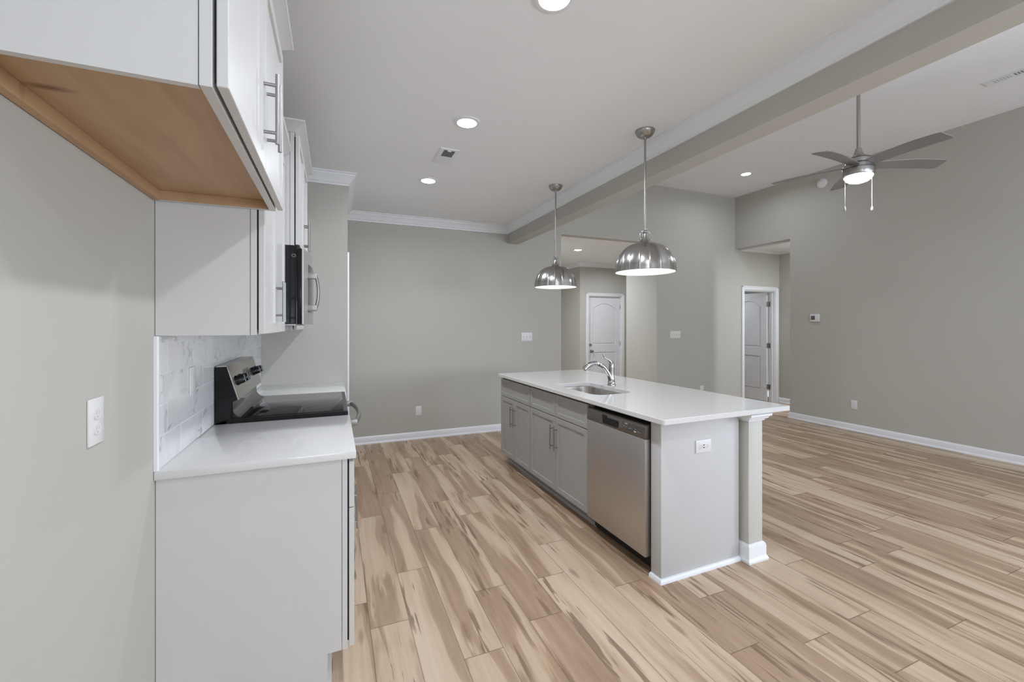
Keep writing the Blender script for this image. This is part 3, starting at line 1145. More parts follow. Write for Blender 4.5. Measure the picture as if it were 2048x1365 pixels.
# ------------------------------------------------------------------ microwave
def make_microwave():
    ya, yb = 2.538, 3.282
    z0, z1 = 1.412, 1.833
    root = thing('microwave', 'black over the range microwave with a steel handled door under the tall cabinet', 'microwave', (-0.35, (ya + yb) / 2, z0))
    b = MB()
    b.box(XL + 0.012, -0.182, ya, yb, z0 + 0.006, z1, 0.002)
    b.build('body', M['blackgloss'], root, smooth=False)
    v = MB()
    v.box(-0.50, -0.19, ya + 0.03, yb - 0.03, z0 - 0.004, z0 + 0.006, 0.002)
    v.build('underside', M['steel'], root, smooth=False)
    d_ = MB()
    d_.box(-0.181, -0.158, ya, yb, z0 + 0.004, z1 - 0.012, 0.003)
    dd = d_.build('door', M['black'], root)
    s_ = MB()
    n = 14
    prof_o = []
    for i in range(n + 1):
        u = i / n
        y = ya + (yb - ya) * u
        prof_o.append((-0.150 + 0.030 * math.sin(PI * u), y))
    ring = prof_o + [(-0.1575, yb), (-0.1575, ya)]
    s_.prism(ring, 'z', z0 + 0.004, z1 - 0.012)
    s_.build('door_face', M['steel'], dd, angle=40)
    w_ = MB()
    ring = []
    for i in range(n + 1):
        u = 0.18 + 0.55 * i / n
        ring.append((-0.1485 + 0.030 * math.sin(PI * u), ya + (yb - ya) * u))
    w_.prism(ring + [(x - 0.004, y) for x, y in ring[::-1]], 'z', z0 + 0.07, z1 - 0.08)
    w_.build('door_window', M['blackgloss'], dd, angle=40)
    h = MB()
    zc0, zc1 = 1.495, 1.700
    y = 2.66
    pts = []
    for i in range(13):
        u = i / 12
        pts.append((-0.097 + 0.016 * math.sin(PI * u), y, zc0 + (zc1 - zc0) * u))
    h.tube(pts, 0.014, 12, squash=0.6)
    for z in (zc0 + 0.012, zc1 - 0.012):
        h.box(-0.145, -0.088, y - 0.014, y + 0.014, z - 0.017, z + 0.017, 0.003)
    h.build('handle', M['pull'], dd)
    e = MB()
    ring = [(-0.197 + 0.009 * math.cos(a), ya - 0.0012, 1.781 + 0.007 * math.sin(a)) for a in [2 * PI * i / 16 for i in range(17)]]
    e.tube(ring, 0.0009, 6)
    e.build('ring_mark', M['slotgrey'], root)  # thin grey ring on the side face


make_microwave()

# ------------------------------------------------------------------ island
ISL = []                                    # roots turned together by the island's small angle
XF = 1.612                                  # face of the island fronts
IG = 'grey island cabinets'


def island_cab(name, label, y0, y1, drawers, doors, kick=True):
    root = thing(name, label, 'cabinet', (1.95, (y0 + y1) / 2, 0), IG)
    ISL.append(root)
    xb = XF + 0.019 + 0.004
    b = MB()
    b.box(xb + 0.02, 2.20, y0 + SIDE_G, y1 - SIDE_G, 0.10, 0.60)
    for a, c in ((y0 + SIDE_G, y0 + 0.018), (y1 - 0.018, y1 - SIDE_G)):
        b.box(xb + 0.02, 2.20, a, c, 0.60, 0.883)
    b.box(1.70, 2.18, y0 + SIDE_G, y1 - SIDE_G, 0.0, 0.10)
    b.build('body', M['greycab'], root, smooth=False)
    f = MB()
    f.box(xb, xb + 0.0195, y0, y1, 0.10, 0.883, 0.001)
    f.build('face_frame', M['greycab'], root, smooth=False)
    g = MB()
    g.box(xb - 0.0035, xb, y0 + 0.004, y1 - 0.004, 0.105, 0.868)
    g.build('gap_shade', M['gap'], root, smooth=False)
    for a, c in drawers:
        shaker(a, c, 0.690, 0.862, XF, -1, rail=0.047).build('drawer', M['greycab'], root, angle=20)
    for a, c, py in doors:
        dd = shaker(a, c, 0.103, 0.684, XF, -1, rail=0.055).build('door', M['greycab'], root, angle=20)
        pull(py, 0.425, 0.622, XF, -1, stand=0.030, r=0.0048).build('handle', M['pull'], dd)
    s_ = MB()
    s_.prism([(1.70, 0.0), (1.684, 0.0), (1.687, 0.012), (1.694, 0.019), (1.70, 0.020)], 'y', y0, y1)
    s_.build('shoe_moulding', M['greycab'], root)
    return root


island_cab('island_cabinet', 'grey island cabinet at the far end with a single wide drawer over two doors', 3.447, 4.135,
           [(3.450, 4.132)], [(3.450, 3.789, 3.758), (3.793, 4.132, 3.825)])
island_cab('island_cabinet', 'grey sink cabinet in the middle of the island beside the dishwasher', 2.532, 3.444,
           [(2.535, 2.986), (2.990, 3.441)], [(2.535, 2.986, 2.958), (2.990, 3.441, 3.020)])


def make_dishwasher():
    ya, yb = 1.932, 2.527
    xf = 1.604
    root = thing('dishwasher', 'stainless dishwasher with dark control strip built into the near end of the island', 'dishwasher', (1.9, (ya + yb) / 2, 0))
    ISL.append(root)
    b = MB()
    b.box(1.668, 2.18, ya + 0.004, yb - 0.004, 0.02, 0.872)
    b.box(1.70, 2.10, ya + 0.05, yb - 0.05, 0.0, 0.02)
    b.build('body', M['socketblack'], root, smooth=False)
    d_ = MB()
    d_.box(xf, xf + 0.040, ya + 0.008, yb - 0.002, 0.098, 0.764, 0.004)
    dd = d_.build('door', M['steel'], root)
    dd['label'] = 'plain brushed steel door front'
    c = MB()
    prof = [(xf + 0.001, 0.7655), (xf - 0.001, 0.79), (xf + 0.003, 0.830), (xf + 0.012, 0.844), (xf + 0.052, 0.846), (xf + 0.052, 0.7655)]
    c.prism(prof, 'y', ya + 0.006, yb - 0.002, 0.0015)
    cp = c.build('control_panel', M['steeldark'], root, angle=40)
    # pocket handle
    h = MB()
    pts = rrect(2.180, 2.345, 0.776, 0.818, 0.014)
    h.loft([[(xf - 0.0022, y, z) for y, z in pts], [(xf + 0.004, y, z) for y, z in pts]])
    h.build('pocket_handle', M['socketblack'], cp)
    h = MB()
    h.box(xf - 0.003, xf + 0.003, 2.305, 2.350, 0.802, 0.832, 0.002)
    h.build('latch', M['knob'], cp)
    for y, z, wy, wz in ((2.105, 0.822, 0.024, 0.006), (2.025, 0.790, 0.018, 0.006)):
        mk = MB()
        mk.box(xf - 0.0022, xf + 0.001, y - wy / 2, y + wy / 2, z - wz / 2, z + wz / 2)
        mk.build('indicator', M['mark'], cp, smooth=False)
    for y, z in [(a_, b_) for a_ in (2.165, 2.150) for b_ in (0.828, 0.818, 0.808, 0.798, 0.788)]:
        mk = MB()
        mk.box(xf - 0.002, xf + 0.001, y - 0.004, y + 0.004, z - 0.0012, z + 0.0012)
        mk.build('printed_mark', M['markdim'], cp, smooth=False)
    for y, z in ((2.125, 0.803), (2.105, 0.803), (2.075, 0.798), (2.062, 0.802), (2.022, 0.805), (2.0, 0.795), (1.985, 0.793), (2.06, 0.828), (2.08, 0.828)):
        mk = MB()
        mk.box(xf - 0.002, xf + 0.001, y - 0.005, y + 0.005, z - 0.0015, z + 0.0015)
        mk.build('button_mark', M['markdim'], cp, smooth=False)
    k = MB()
    k.box(1.685, 1.70, ya + 0.004, yb - 0.004, 0.004, 0.098)
    k.build('toe_panel', M['socketblack'], root, smooth=False)


make_dishwasher()


def make_end_wall():
    root = thing('island_end_panel', 'pale grey painted end wall of the island facing the camera', 'panel', (1.93, 1.885, 0))
    ISL.append(root)
    b = MB()
    b.box(1.632, 2.232, 1.845, 1.925, 0, 0.883, 0.002)
    b.box(2.205, 2.232, 1.925, 4.135, 0, 0.883)
    b.build('panel', M['endpanel'], root)
    s2 = MB()
    s2.sweep([(1.632, 1.925), (1.632, 1.845), (2.232, 1.845)], [(0, 0), (0, 0.024), (-0.008, 0.022), (-0.0145, 0.014), (-0.016, 0)])
    s2.build('shoe_moulding', M['trim'], root)


make_end_wall()


def make_post():
    x0, x1, ya, yb = 2.258, 2.378, 1.800, 1.920
    root = thing('island_post', 'square beige post with white base and cap carrying the island countertop overhang', 'post', ((x0 + x1) / 2, (ya + yb) / 2, 0))
    ISL.append(root)
    b = MB()
    b.box(x0 + 0.001, x1, ya, yb, 0.02, 0.87, 0.004)
    b.build('shaft', M['post'], root)

    def collar(prof, nm):
        rings = []
        for o, z in prof:
            xl = max(x0 - o, 2.2335)            # stops against the end wall
            rings.append([(xl, ya - o, z), (x1 + o, ya - o, z), (x1 + o, yb + o, z), (xl, yb + o, z)])
        MB().loft(rings).build(nm, M['trim'], root, angle=20)
    collar([(0.024, 0), (0.024, 0.012), (0.017, 0.024), (0.0145, 0.032), (0.0145, 0.085), (0.010, 0.098), (0.002, 0.106)], 'base')
    collar([(0.004, 0.838), (0.008, 0.838), (0.010, 0.846), (0.022, 0.852), (0.026, 0.862), (0.036, 0.868), (0.038, 0.882)], 'cap')


make_post()


def make_island_top():
    x0, x1, ya, yb = 1.573, 2.580, 1.762, 4.150 - 0.03
    k = 8
    out = rrect(x0, x1, ya, yb, 0.012, k)
    e = 0.003
    out_in = rrect(x0 + e, x1 - e, ya + e, yb - e, 0.012, k)
    hole = rrect(1.705, 2.045, 2.56, 3.19, 0.085, k)
    hole_e = rrect(1.703, 2.047, 2.558, 3.192, 0.087, k)
    zt, zb = 0.914, 0.884
    r = []
    r.append([(x, y, zt) for x, y in hole_e])
    r.append([(x, y, zt) for x, y in out_in])
    r.append([(x, y, zt - e) for x, y in out])
    r.append([(x, y, zb + e) for x, y in out])
    r.append([(x, y, zb) for x, y in out_in])
    r.append([(x, y, zb) for x, y in hole])
    r.append([(x, y, zt - 0.002) for x, y in hole])
    o = MB().loft(r, cap=False, closed=True).build('countertop', M['quartz'], loc=(2.08, 2.94, 0.884), angle=30)
    tag(o, 'long white quartz island countertop with a sink cut into it', 'countertop', 'white quartz countertops')
    ISL.append(o)
    # sink
    s_ = MB()
    zs = 0.8835
    rings = []
    rings.append([(x, y, zs) for x, y in rrect(1.675, 2.075, 2.535, 3.215, 0.09, k)])
    rings.append([(x, y, zs) for x, y in rrect(1.697, 2.053, 2.552, 3.198, 0.085, k)])
    rings.append([(x, y, zs - 0.01) for x, y in rrect(1.70, 2.05, 2.555, 3.195, 0.082, k)])
    rings.append([(x, y, zs - 0.17) for x, y in rrect(1.706, 2.044, 2.561, 3.189, 0.078, k)])
    rings.append([(x, y, zs - 0.20) for x, y in rrect(1.735, 2.015, 2.59, 3.16, 0.06, k)])
    rings.append([(x, y, zs - 0.206) for x, y in rrect(1.84, 1.91, 2.83, 2.92, 0.03, k)])
    t = bmesh.new()
    vs = [[t.verts.new(p) for p in rr] for rr in rings]
    n = len(rings[0])
    for a, b in zip(vs, vs[1:]):
        for i in range(n):
            j = (i + 1) % n
            t.faces.new((a[i], a[j], b[j], b[i]))
    t.faces.new(vs[-1])
    s_.add(t)
    o = s_.build('sink', M['sink'], loc=(1.875, 2.875, 0.68), angle=50)
    tag(o, 'stainless undermount sink bowl set into the island countertop', 'sink')
    dr = MB()
    dr.lathe([(0.042, 0.0), (0.042, 0.004), (0.03, 0.003), (0.0, 0.001)], (1.875, 2.875, 0.678), 24, cap=False)
    dr.build('drain', M['chrome'], o)
    ISL.append(o)


make_island_top()


def smooth_path(pts, n=6):
    """Catmull-Rom through the points"""
    P = [Vector(p) for p in pts]
    P = [P[0] * 2 - P[1]] + P + [P[-1] * 2 - P[-2]]
    out = []
    for i in range(1, len(P) - 2):
        p0, p1, p2, p3 = P[i - 1:i + 3]
        for k in range(n):
            t = k / n
            out.append(0.5 * ((2 * p1) + (p2 - p0) * t + (2 * p0 - 5 * p1 + 4 * p2 - p3) * t * t + (3 * p1 - p0 - 3 * p2 + p3) * t ** 3))
    out.append(P[-2])
    return out


def make_faucet():
    x, y, z = 2.119, 2.946, 0.914
    root = thing('faucet', 'polished single lever pull out faucet standing behind the island sink', 'faucet', (x, y, z))
    ISL.append(root)
    b = MB()
    b.lathe([(0.033, 0), (0.033, 0.006), (0.029, 0.012), (0.028, 0.020), (0.031, 0.022), (0.031, 0.027), (0.027, 0.032), (0.0235, 0.06), (0.022, 0.10),
             (0.0215, 0.145), (0.021, 0.172), (0.017, 0.186), (0.008, 0.193)], (x, y, z), 32)
    b.build('body', M['chrome'], root)
    s_ = MB()
    pts = smooth_path([(2.112, y, 0.955), (2.098, y, 0.995), (2.068, y, 1.038), (2.034, y, 1.073), (1.990, y, 1.094)])
    n = len(pts)
    s_.tube(pts, [0.020 - 0.004 * i / (n - 1) for i in range(n)], 20)
    sp = s_.build('spout', M['chrome'], root)
    w_ = MB()
    pts = smooth_path([(1.992, y, 1.0935), (1.960, y, 1.101), (1.925, y, 1.099), (1.890, y, 1.086), (1.852, y, 1.058)])
    n = len(pts)
    w_.tube(pts, [0.0165 + 0.0045 * i / (n - 1) for i in range(n)], 20)
    wd = w_.build('spray_wand', M['chrome'], root)
    c = MB()
    c.tube([(1.990, y, 1.094), (1.995, y, 1.0925)], 0.0178, 20)
    c.build('joint_ring', M['slot'], wd)
    c = MB()
    c.tube(smooth_path([(1.928, y, 1.0805), (1.905, y, 1.073), (1.885, y, 1.062)]), [0.004] * 13, 8)
    c.build('spray_button', M['slot'], wd)
    l = MB()
    pts = smooth_path([(2.122, y, 1.092), (2.106, y, 1.112), (2.082, y, 1.127), (2.056, y, 1.140), (2.042, y, 1.158), (2.036, y, 1.172)])
    n = len(pts)
    rad = [0.019 - 0.0125 * min(1, i / (n * 0.45)) + (0.0015 if i > n * 0.8 else 0) for i in range(n)]
    l.tube(pts, rad, 16)
    l.build('lever', M['chrome'], root)


make_faucet()


# ------------------------------------------------------------------ plates on the walls
def place_plate(root, parts, loc, rz):
    """parts: list of (name, MB, mat, parent index); built facing -y around the origin, then turned to the wall"""
    objs = []
    for nm, mb, m, par in parts:
        me = bpy.data.meshes.new(nm)
        mb.bm.to_mesh(me)
        mb.bm.free()
        me.materials.append(m)
        for p in me.polygons:
            p.use_smooth = True
        me.set_sharp_from_angle(angle=R(30))
        o = bpy.data.objects.new(nm, me)
        C.objects.link(o)
        o.parent = root if par is None else objs[par]
        objs.append(o)
    root.location = loc
    root.rotation_euler = (0, 0, rz)
    return root


def outlet_parts(horizontal=False, usb=False):
    parts = []

    def bx(a, b, c, d_, e, f, bev=0.0):
        # a,b: width range  c,d: y range  e,f: height range
        if horizontal:
            return (e, f, c, d_, a, b, bev)
        return (a, b, c, d_, e, f, bev)
    p_ = MB()
    p_.box(*bx(-0.0365, 0.0365, -0.006, 0.0, -0.059, 0.059, 0.0025))
    parts.append(('cover_plate', p_, M['plate'], None))
    if usb:
        q = MB()
        q.box(*bx(-0.0167, 0.0167, -0.0075, -0.006, -0.0335, 0.0335, 0.0005))
        parts.append(('receptacle', q, M['plate'], None))
        s_ = MB()
        for z in (-0.023, 0.023):
            s_.box(*bx(-0.0075, -0.0055, -0.0078, -0.007, z - 0.004, z + 0.004))
            s_.box(*bx(0.0055, 0.0075, -0.0078, -0.007, z - 0.004, z + 0.004))
            s_.box(*bx(-0.002, 0.002, -0.0078, -0.007, z + 0.007, z + 0.010))
        for x_ in (-0.007, 0.007):
            s_.box(*bx(x_ - 0.003, x_ + 0.003, -0.0078, -0.007, -0.0065, 0.0065))
        parts.append(('slots', s_, M['slot'], 1))
    else:
        for z in (-0.0195, 0.0195):
            q = MB()
            ring = rrect(-0.017, 0.017, z - 0.0145, z + 0.0145, 0.011, 5)
            q.loft([[(x_, -0.006, h_) for x_, h_ in ring], [(x_, -0.0078, h_) for x_, h_ in ring]])
            parts.append(('receptacle', q, M['plate'], None))
            s_ = MB()
            s_.box(-0.0073, -0.0057, -0.0081, -0.0074, z - 0.002, z + 0.006)
            s_.box(0.0057, 0.0073, -0.0081, -0.0074, z - 0.002, z + 0.006)
            s_.cyl((0, -0.0081, z - 0.008), (0, -0.0074, z - 0.008), 0.0024, seg=10)
            parts.append(('slots', s_, M['slotgrey'], len(parts) - 1))
    return parts


def outlet(label, loc, rz, horizontal=False, usb=False):
    o = thing('outlet', label, 'outlet', loc, 'white wall outlets')
    return place_plate(o, outlet_parts(horizontal, usb), loc, rz)


FACE_PX = R(90)       # looks to +x
FACE_NX = R(-90)      # looks to -x
outlet('white outlet on the left wall in the refrigerator space, nearest the camera', (XL, 1.411, 1.166), FACE_PX)
outlet('white outlet low on the dining wall between the range and the island', (0.968, YB, 0.349), 0)
outlet('white outlet peeking over the far edge of the island countertop', (5.634, YB, 0.349), 0)
outlet('white outlet low on the right wall below the thermostat', (XR, 3.502, 0.351), FACE_NX)
outlet('white outlet set in the marble tile backsplash beside the range', (XL + 0.010, 2.178, 1.176), FACE_PX)
ISL.append(outlet('white horizontal outlet with usb ports on the island end wall', (1.9405, 1.845, 0.717), 0, True, True))


def switch(label, loc, rz, gangs):
    o = thing('light_switch', label, 'switch', loc, 'white light switch plates')
    wd = 0.0365 * 2 + (gangs - 1) * 0.046
    p_ = MB()
    p_.box(-wd / 2, wd / 2, -0.006, 0, -0.059, 0.059, 0.0025)
    parts = [('cover_plate', p_, M['plate'], None)]
    for g in range(gangs):
        xc = (g - (gangs - 1) / 2) * 0.046
        q = MB()
        q.box(xc - 0.0055, xc + 0.0055, -0.0072, -0.006, -0.0125, 0.0125, 0.0005)
        parts.append(('switch_surround', q, M['slotgrey'], None))
        q = MB()
        q.prism([(-0.0072, -0.010), (-0.0072, 0.004), (-0.016, 0.0105), (-0.017, 0.007)], 'x', xc - 0.004, xc + 0.004)
        parts.append(('toggle', q, M['plate'], None))
    return place_plate(o, parts, loc, rz)


switch('white three gang switch plate on the dining wall left of the far pendant', (2.441, YB, 1.251), 0, 3)
switch('white four gang switch plate on the living room wall right of the near pendant', (5.068, YB, 1.258), 0, 4)


# thermostat
t = thing('thermostat', 'small white thermostat with grey screen on the right wall', 'thermostat', (XR, 4.0, 1.516))
p_ = MB()
p_.box(-0.064, 0.064, -0.024, 0, -0.055, 0.055, 0.005)
q = MB()
q.box(-0.046, 0.008, -0.0252, -0.0235, -0.028, 0.030, 0.0003)
r_ = MB()
for z in (-0.02, 0.0, 0.02):
    r_.box(0.026, 0.046, -0.026, -0.0235, z - 0.006, z + 0.006, 0.001)
place_plate(t, [('housing', p_, M['plate'], None), ('screen', q, M['screen'], None), ('buttons', r_, M['plate'], None)], (XR, 4.0, 1.516), FACE_NX)

# smoke detector
t = thing('smoke_detector', 'round white smoke detector high on the right wall under the fan', 'smoke detector', (XR, 3.903, 3.425))
b = MB()
b.lathe([(0.068, 0), (0.068, 0.010), (0.062, 0.012), (0.062, 0.024), (0.052, 0.033), (0.02, 0.037), (0.0, 0.037)], (XR, 3.903, 3.425), 40, (-1, 0, 0), cap=False)
b.build('housing', M['plate'], t)
b = MB()
b.lathe([(0.008, 0), (0.008, 0.004), (0.0, 0.004)], (XR - 0.0335, 3.915, 3.462), 12, (-1, 0, 0), cap=False)
b.build('test_button', M['slotgrey'], t)

# ------------------------------------------------------------------ ceiling vents
t = thing('ceiling_vent', 'small white ceiling vent with grey grille between two kitchen ceiling lights', 'vent', (0.811, 3.29, ZK))
f = MB()
for bx in ((0.739, 0.768, 3.149, 3.433), (0.854, 0.883, 3.149, 3.433), (0.768, 0.854, 3.149, 3.172), (0.768, 0.854, 3.300, 3.433)):
    f.box(*bx, ZK - 0.007, ZK)
f.build('frame', M['trim'], t, smooth=False)
g = MB()
g.box(0.768, 0.854, 3.172, 3.300, ZK - 0.002, ZK)
g.build('backing', M['slotgrey'], t, smooth=False)
g = MB()
for i in range(9):
    y = 3.180 + i * 0.0138
    g.prism([(y, ZK - 0.0065), (y + 0.0016, ZK - 0.0065), (y + 0.0062, ZK - 0.0022), (y + 0.0046, ZK - 0.0022)], 'x', 0.769, 0.853)
g.build('louvres', M['louvre'], t, smooth=False)
g = MB()
g.box(0.795, 0.822, 3.170, 3.182, ZK - 0.012, ZK - 0.0067, 0.001)
g.build('damper_lever', M['trim'], t, smooth=False)

t = thing('ceiling_vent', 'long white ceiling vent near the right edge of the living room ceiling', 'vent', (5.5, 1.62, ZV))
f = MB()
for bx in ((5.435, 5.470, 1.30, 1.945), (5.535, 5.570, 1.30, 1.945), (5.470, 5.535, 1.30, 1.335), (5.470, 5.535, 1.900, 1.945), (5.470, 5.535, 1.765, 1.785)):
    f.box(*bx, ZV - 0.008, ZV)
f.build('frame', M['trim'], t, smooth=False)
g = MB()
g.box(5.470, 5.535, 1.335, 1.765, ZV - 0.002, ZV)
g.build('grille_backing', M['hinge'], t, smooth=False)
g = MB()
g.box(5.470, 5.535, 1.785, 1.900, ZV - 0.002, ZV)
g.build('damper_backing', M['slotgrey'], t, smooth=False)
for ya_, yb_, w_ in ((1.345, 1.762, 0.004), (1.790, 1.895, 0.011)):
    g = MB()
    y = ya_
    while y < yb_:
        g.box(5.471, 5.534, y, y + w_, ZV - 0.007, ZV - 0.002)
        y += 0.020
    g.build('louvres', M['trim'], t, smooth=False)


# ------------------------------------------------------------------ recessed lights
def can_light(label, x, y, z, power, r=0.064, spread=165):
    t = thing('recessed_light', label, 'ceiling light', (x, y, z), 'round recessed ceiling lights')
    b = MB()
    b.lathe([(r + 0.002, 0), (r + 0.022, 0), (r + 0.021, -0.004), (r + 0.004, -0.008), (r, -0.007), (r, 0)], (x, y, z), 40, cap=False)
    b.build('trim_ring', M['trim'], t)
    l = MB()
    l.lathe([(0.0, -0.0045), (r * 0.9, -0.005), (r, -0.003)], (x, y, z), 40, cap=False)
    l.build('lens', M['lens'], t)
    area('recessed_lamp', (x, y, z - 0.012), (0, 0, 0), r * 1.8, r * 1.8, power, LAMP, 'DISK', spread)


can_light('lit recessed light cut by the top edge of the frame', 0.825, 1.533, ZK, CAN_W)
can_light('lit recessed light in the middle of the kitchen ceiling, nearer side of the vent', 0.804, 2.697, ZK, CAN_W)
can_light('lit recessed light on the kitchen ceiling beyond the vent, towards the dining wall', 0.798, 3.914, ZK, CAN_W * 1.2)
can_light('lit recessed light on the living room ceiling above the back corner', 5.535, 4.43, ZV, 5)
can_light('lit recessed light on the foyer ceiling seen through the opening', 3.89, 6.374, ZFOY, 10)
area('foyer_fill', (3.3, 6.7, ZFOY - 0.012), (0, 0, 0), 0.12, 0.12, 24, LAMP, 'DISK', 165)  # unseen fill light, added to brighten the foyer walls
area('foyer_fill', (5.3, 6.75, ZFOY - 0.012), (0, 0, 0), 0.12, 0.12, 7.5, LAMP, 'DISK', 165)  # second added fill, hidden in the alcove, brightens the door wall
# unseen fill lights, added to brighten the open door leaf and the hall
area('bedroom_fill', (6.85, 6.6, 2.46), (0, 0, 0), 0.3, 0.3, 9, LAMP, 'DISK')
area('hall_fill', (6.98, 3.6, 2.70), (0, 0, 0), 0.12, 0.12, 30, LAMP, 'DISK')


# ------------------------------------------------------------------ pendants
def make_pendant(label, x, y, loc_extra=None):
    t = thing('pendant_light', label, 'pendant light', (x, y, 1.775), 'ribbed nickel dome pendants')
    b = MB()
    b.lathe([(0.066, 0), (0.066, -0.006), (0.062, -0.016), (0.052, -0.034), (0.038, -0.044), (0.012, -0.048), (0.010, -0.060), (0.006, -0.062)], (x, y, ZK), 40)
    b.build('canopy', M['nickel'], t)
    b = MB()
    b.cyl((x, y, 2.062), (x, y, ZK - 0.055), 0.0075, seg=14)
    b.build('rod', M['nickel'], t)
    zr, zt, R0 = 1.772, 1.968, 0.198
    b = MB()
    b.lathe([(0.004, 2.068), (0.018, 2.066), (0.018, 2.058), (0.009, 2.054), (0.009, 2.045), (0.021, 2.034), (0.024, 2.000), (0.030, 1.992), (0.033, 1.982), (0.043, 1.972), (0.048, 1.966)],
            (x, y, 0), 28)
    sk = b.build('socket', M['nickel'], t)
    b = MB()
    for s in (-1, 1):
        pts = smooth_path([(x, y, 2.056), (x + s * 0.022, y, 2.054), (x + s * 0.037, y, 2.044), (x + s * 0.041, y, 2.020), (x + s * 0.041, y, 1.985)], 5)
        b.tube(pts, 0.0035, 10)
        b.lathe([(0.008, 0), (0.008, 0.005), (0.004, 0.009), (0.0, 0.010)], (x + s * 0.040, y, 1.998), 14, (s, 0, 0), cap=False)
    b.build('yoke', M['nickel'], sk)
    N = 18

    def flute(a, r):
        u = (a * N / (2 * PI)) % 1.0
        dd = min(u, 1 - u)
        return 1 + 0.016 * math.exp(-(dd / 0.055) ** 2) * min(1.0, r / 0.08)
    prof = []
    n = 16
    for i in range(n + 1):
        u = i / n
        a = R(90 * u)
        r = 0.042 + (R0 - 0.042) * math.sin(a) ** 0.92
        z = zt - (zt - zr - 0.010) * (1 - math.cos(a)) ** 1.0
        prof.append((r, z))
    prof += [(R0 + 0.001, zr + 0.004), (R0 + 0.001, zr)]
    b = MB()
    b.lathe(prof, (x, y, 0), 18 * 36, fr=flute, cap=False)
    o = b.build('shade', M['shade'], t, angle=60)
    inner = [(r - 0.003, z - 0.003) for r, z in prof[:-2]] + [(R0 - 0.002, zr + 0.0005), (R0 + 0.001, zr)]
    b = MB()
    b.lathe([(0.0, zt - 0.003)] + inner, (x, y, 0), 180, cap=False)
    o = b.build('shade_lining', M['shadewhite'], o, angle=60)
    o['label'] = 'white enamelled inside of the dome'
    b = MB()
    prof = [(0.012, 1.965), (0.014, 1.94), (0.028, 1.91), (0.030, 1.895), (0.022, 1.873), (0.008, 1.865), (0.0, 1.864)]
    b.lathe(prof, (x, y, 0), 20, cap=False)
    b.build('bulb', M['bulb'], t)
    pl = bpy.data.lights.new('pendant_lamp', 'POINT')
    pl.energy = 0.8
    pl.shadow_soft_size = 0.03
    pl.color = (1, 0.97, 0.93)
    po = bpy.data.objects.new('pendant_lamp', pl)
    po.location = (x, y, 1.845)
    C.objects.link(po)


make_pendant('ribbed brushed nickel dome pendant hanging nearer, over the middle of the island', 1.963, 2.346)
make_pendant('ribbed brushed nickel dome pendant hanging farther away over the far end of the island', 1.950, 3.599)


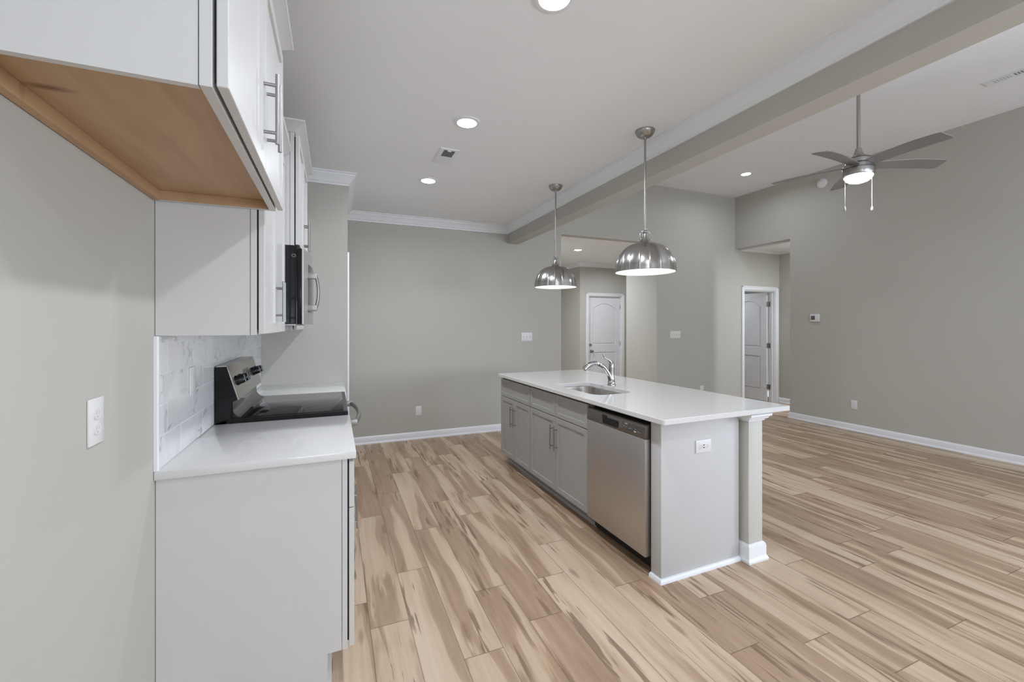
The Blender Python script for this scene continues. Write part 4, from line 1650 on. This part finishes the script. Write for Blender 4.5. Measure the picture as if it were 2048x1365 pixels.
# ------------------------------------------------------------------ ceiling fan
def make_fan():
    x, y = 4.306, 2.323
    t = thing('ceiling_fan', 'five blade silver ceiling fan with lit bowl on a long rod', 'ceiling fan', (x, y, 2.68))
    b = MB()
    b.cyl((x, y, 2.97), (x, y, ZV - 0.04), 0.0135, seg=20)
    b.build('downrod', M['nickel'], t)
    b = MB()
    b.lathe([(0.070, ZV), (0.068, ZV - 0.02), (0.045, ZV - 0.06), (0.016, ZV - 0.07)], (x, y, 0), 32)
    b.build('canopy', M['nickel'], t)
    b = MB()
    b.lathe([(0.016, 2.985), (0.022, 2.980), (0.028, 2.955), (0.040, 2.925), (0.062, 2.905), (0.088, 2.893), (0.092, 2.888)], (x, y, 0), 48)
    b.lathe([(0.092, 2.884), (0.095, 2.876), (0.095, 2.846)], (x, y, 0), 48)
    b.build('motor_housing', M['nickel'], t)
    b = MB()
    b.lathe([(0.108, 2.836), (0.115, 2.828), (0.117, 2.800)], (x, y, 0), 48)
    b.build('blade_hub', M['nickel'], t)
    b = MB()
    b.lathe([(0.117, 2.796), (0.118, 2.745), (0.112, 2.736), (0.100, 2.733)], (x, y, 0), 48)
    b.build('light_kit', M['nickel'], t)
    b = MB()
    b.lathe([(0.106, 2.738), (0.104, 2.728), (0.092, 2.706), (0.070, 2.689), (0.040, 2.679), (0.0, 2.676)], (x, y, 0), 48, cap=False)
    b.build('light_bowl', M['lens'], t)
    for k in range(5):
        a = R(-29 + 72 * k)
        d_ = Vector((math.cos(a), math.sin(a), 0))
        n_ = Vector((-d_.y, d_.x, 0))
        rings_t, rings_b = [], []
        S = 22
        root_r, tip_r = 0.085, 0.665
        rows = []
        for i in range(S + 1):
            u = 1 - (1 - i / S) ** 1.6
            r = root_r + (tip_r - root_r) * u
            half = 0.050 + 0.020 * min(1, u * 1.6)
            lead, trail = half, -half
            if u > 0.93:                     # rounded corners of the tip
                q = (u - 0.93) / 0.07
                lead = half - 0.028 * (1 - math.sqrt(max(0, 1 - q * q)))
                trail = -half + 0.012 * (1 - math.sqrt(max(0, 1 - q * q)))
            pitch = -R(13 - 3 * u)
            row = []
            for j in range(7):
                v = lead + (trail - lead) * j / 6
                z = 2.828 + v * math.tan(pitch) - 0.012 * u + 0.010 * math.sin(PI * u)
                row.append(Vector((x, y, z)) + d_ * r + n_ * v)
            rows.append(row)
        bm_ = MB()
        th = Vector((0, 0, 0.003))
        rings = [[p_ + th for p_ in row] + [p_ - th for p_ in row[::-1]] for row in rows]
        bm_.loft(rings)
        bm_.build('blade', M['blade'], t, angle=40)
    rt = Vector((math.cos(R(22.6)), -math.sin(R(22.6)), 0))
    for s, zt_, zb_ in ((-1, 2.745, 2.455), (1, 2.755, 2.462)):
        p_ = Vector((x, y, 0)) + rt * s * 0.121 + Vector((0.0, 0.0, 0))
        c = MB()
        c.cyl((p_.x, p_.y, zb_), (p_.x, p_.y, zt_), 0.0022, seg=8)
        ch = c.build('pull_chain', M['chain'], t)
        c = MB()
        c.lathe([(0.002, 0.012), (0.0045, 0.008), (0.0085, -0.012), (0.009, -0.022), (0.006, -0.030), (0.0, -0.031)], (p_.x, p_.y, zb_), 14, cap=False)
        c.build('chain_fob', M['chain'], ch)
    area('fan_lamp', (x, y, 2.668), (0, 0, 0), 0.19, 0.19, 6.5, LAMP, 'DISK')


make_fan()

# ------------------------------------------------------------------ turn the island by its small angle
A0 = R(0.8)
PIV = Vector((2.08, 2.94, 0))
rot = Matrix.Rotation(A0, 3, 'Z')
for o in ISL:
    o.location = PIV + rot @ (o.location - PIV)
    o.rotation_euler.z += A0
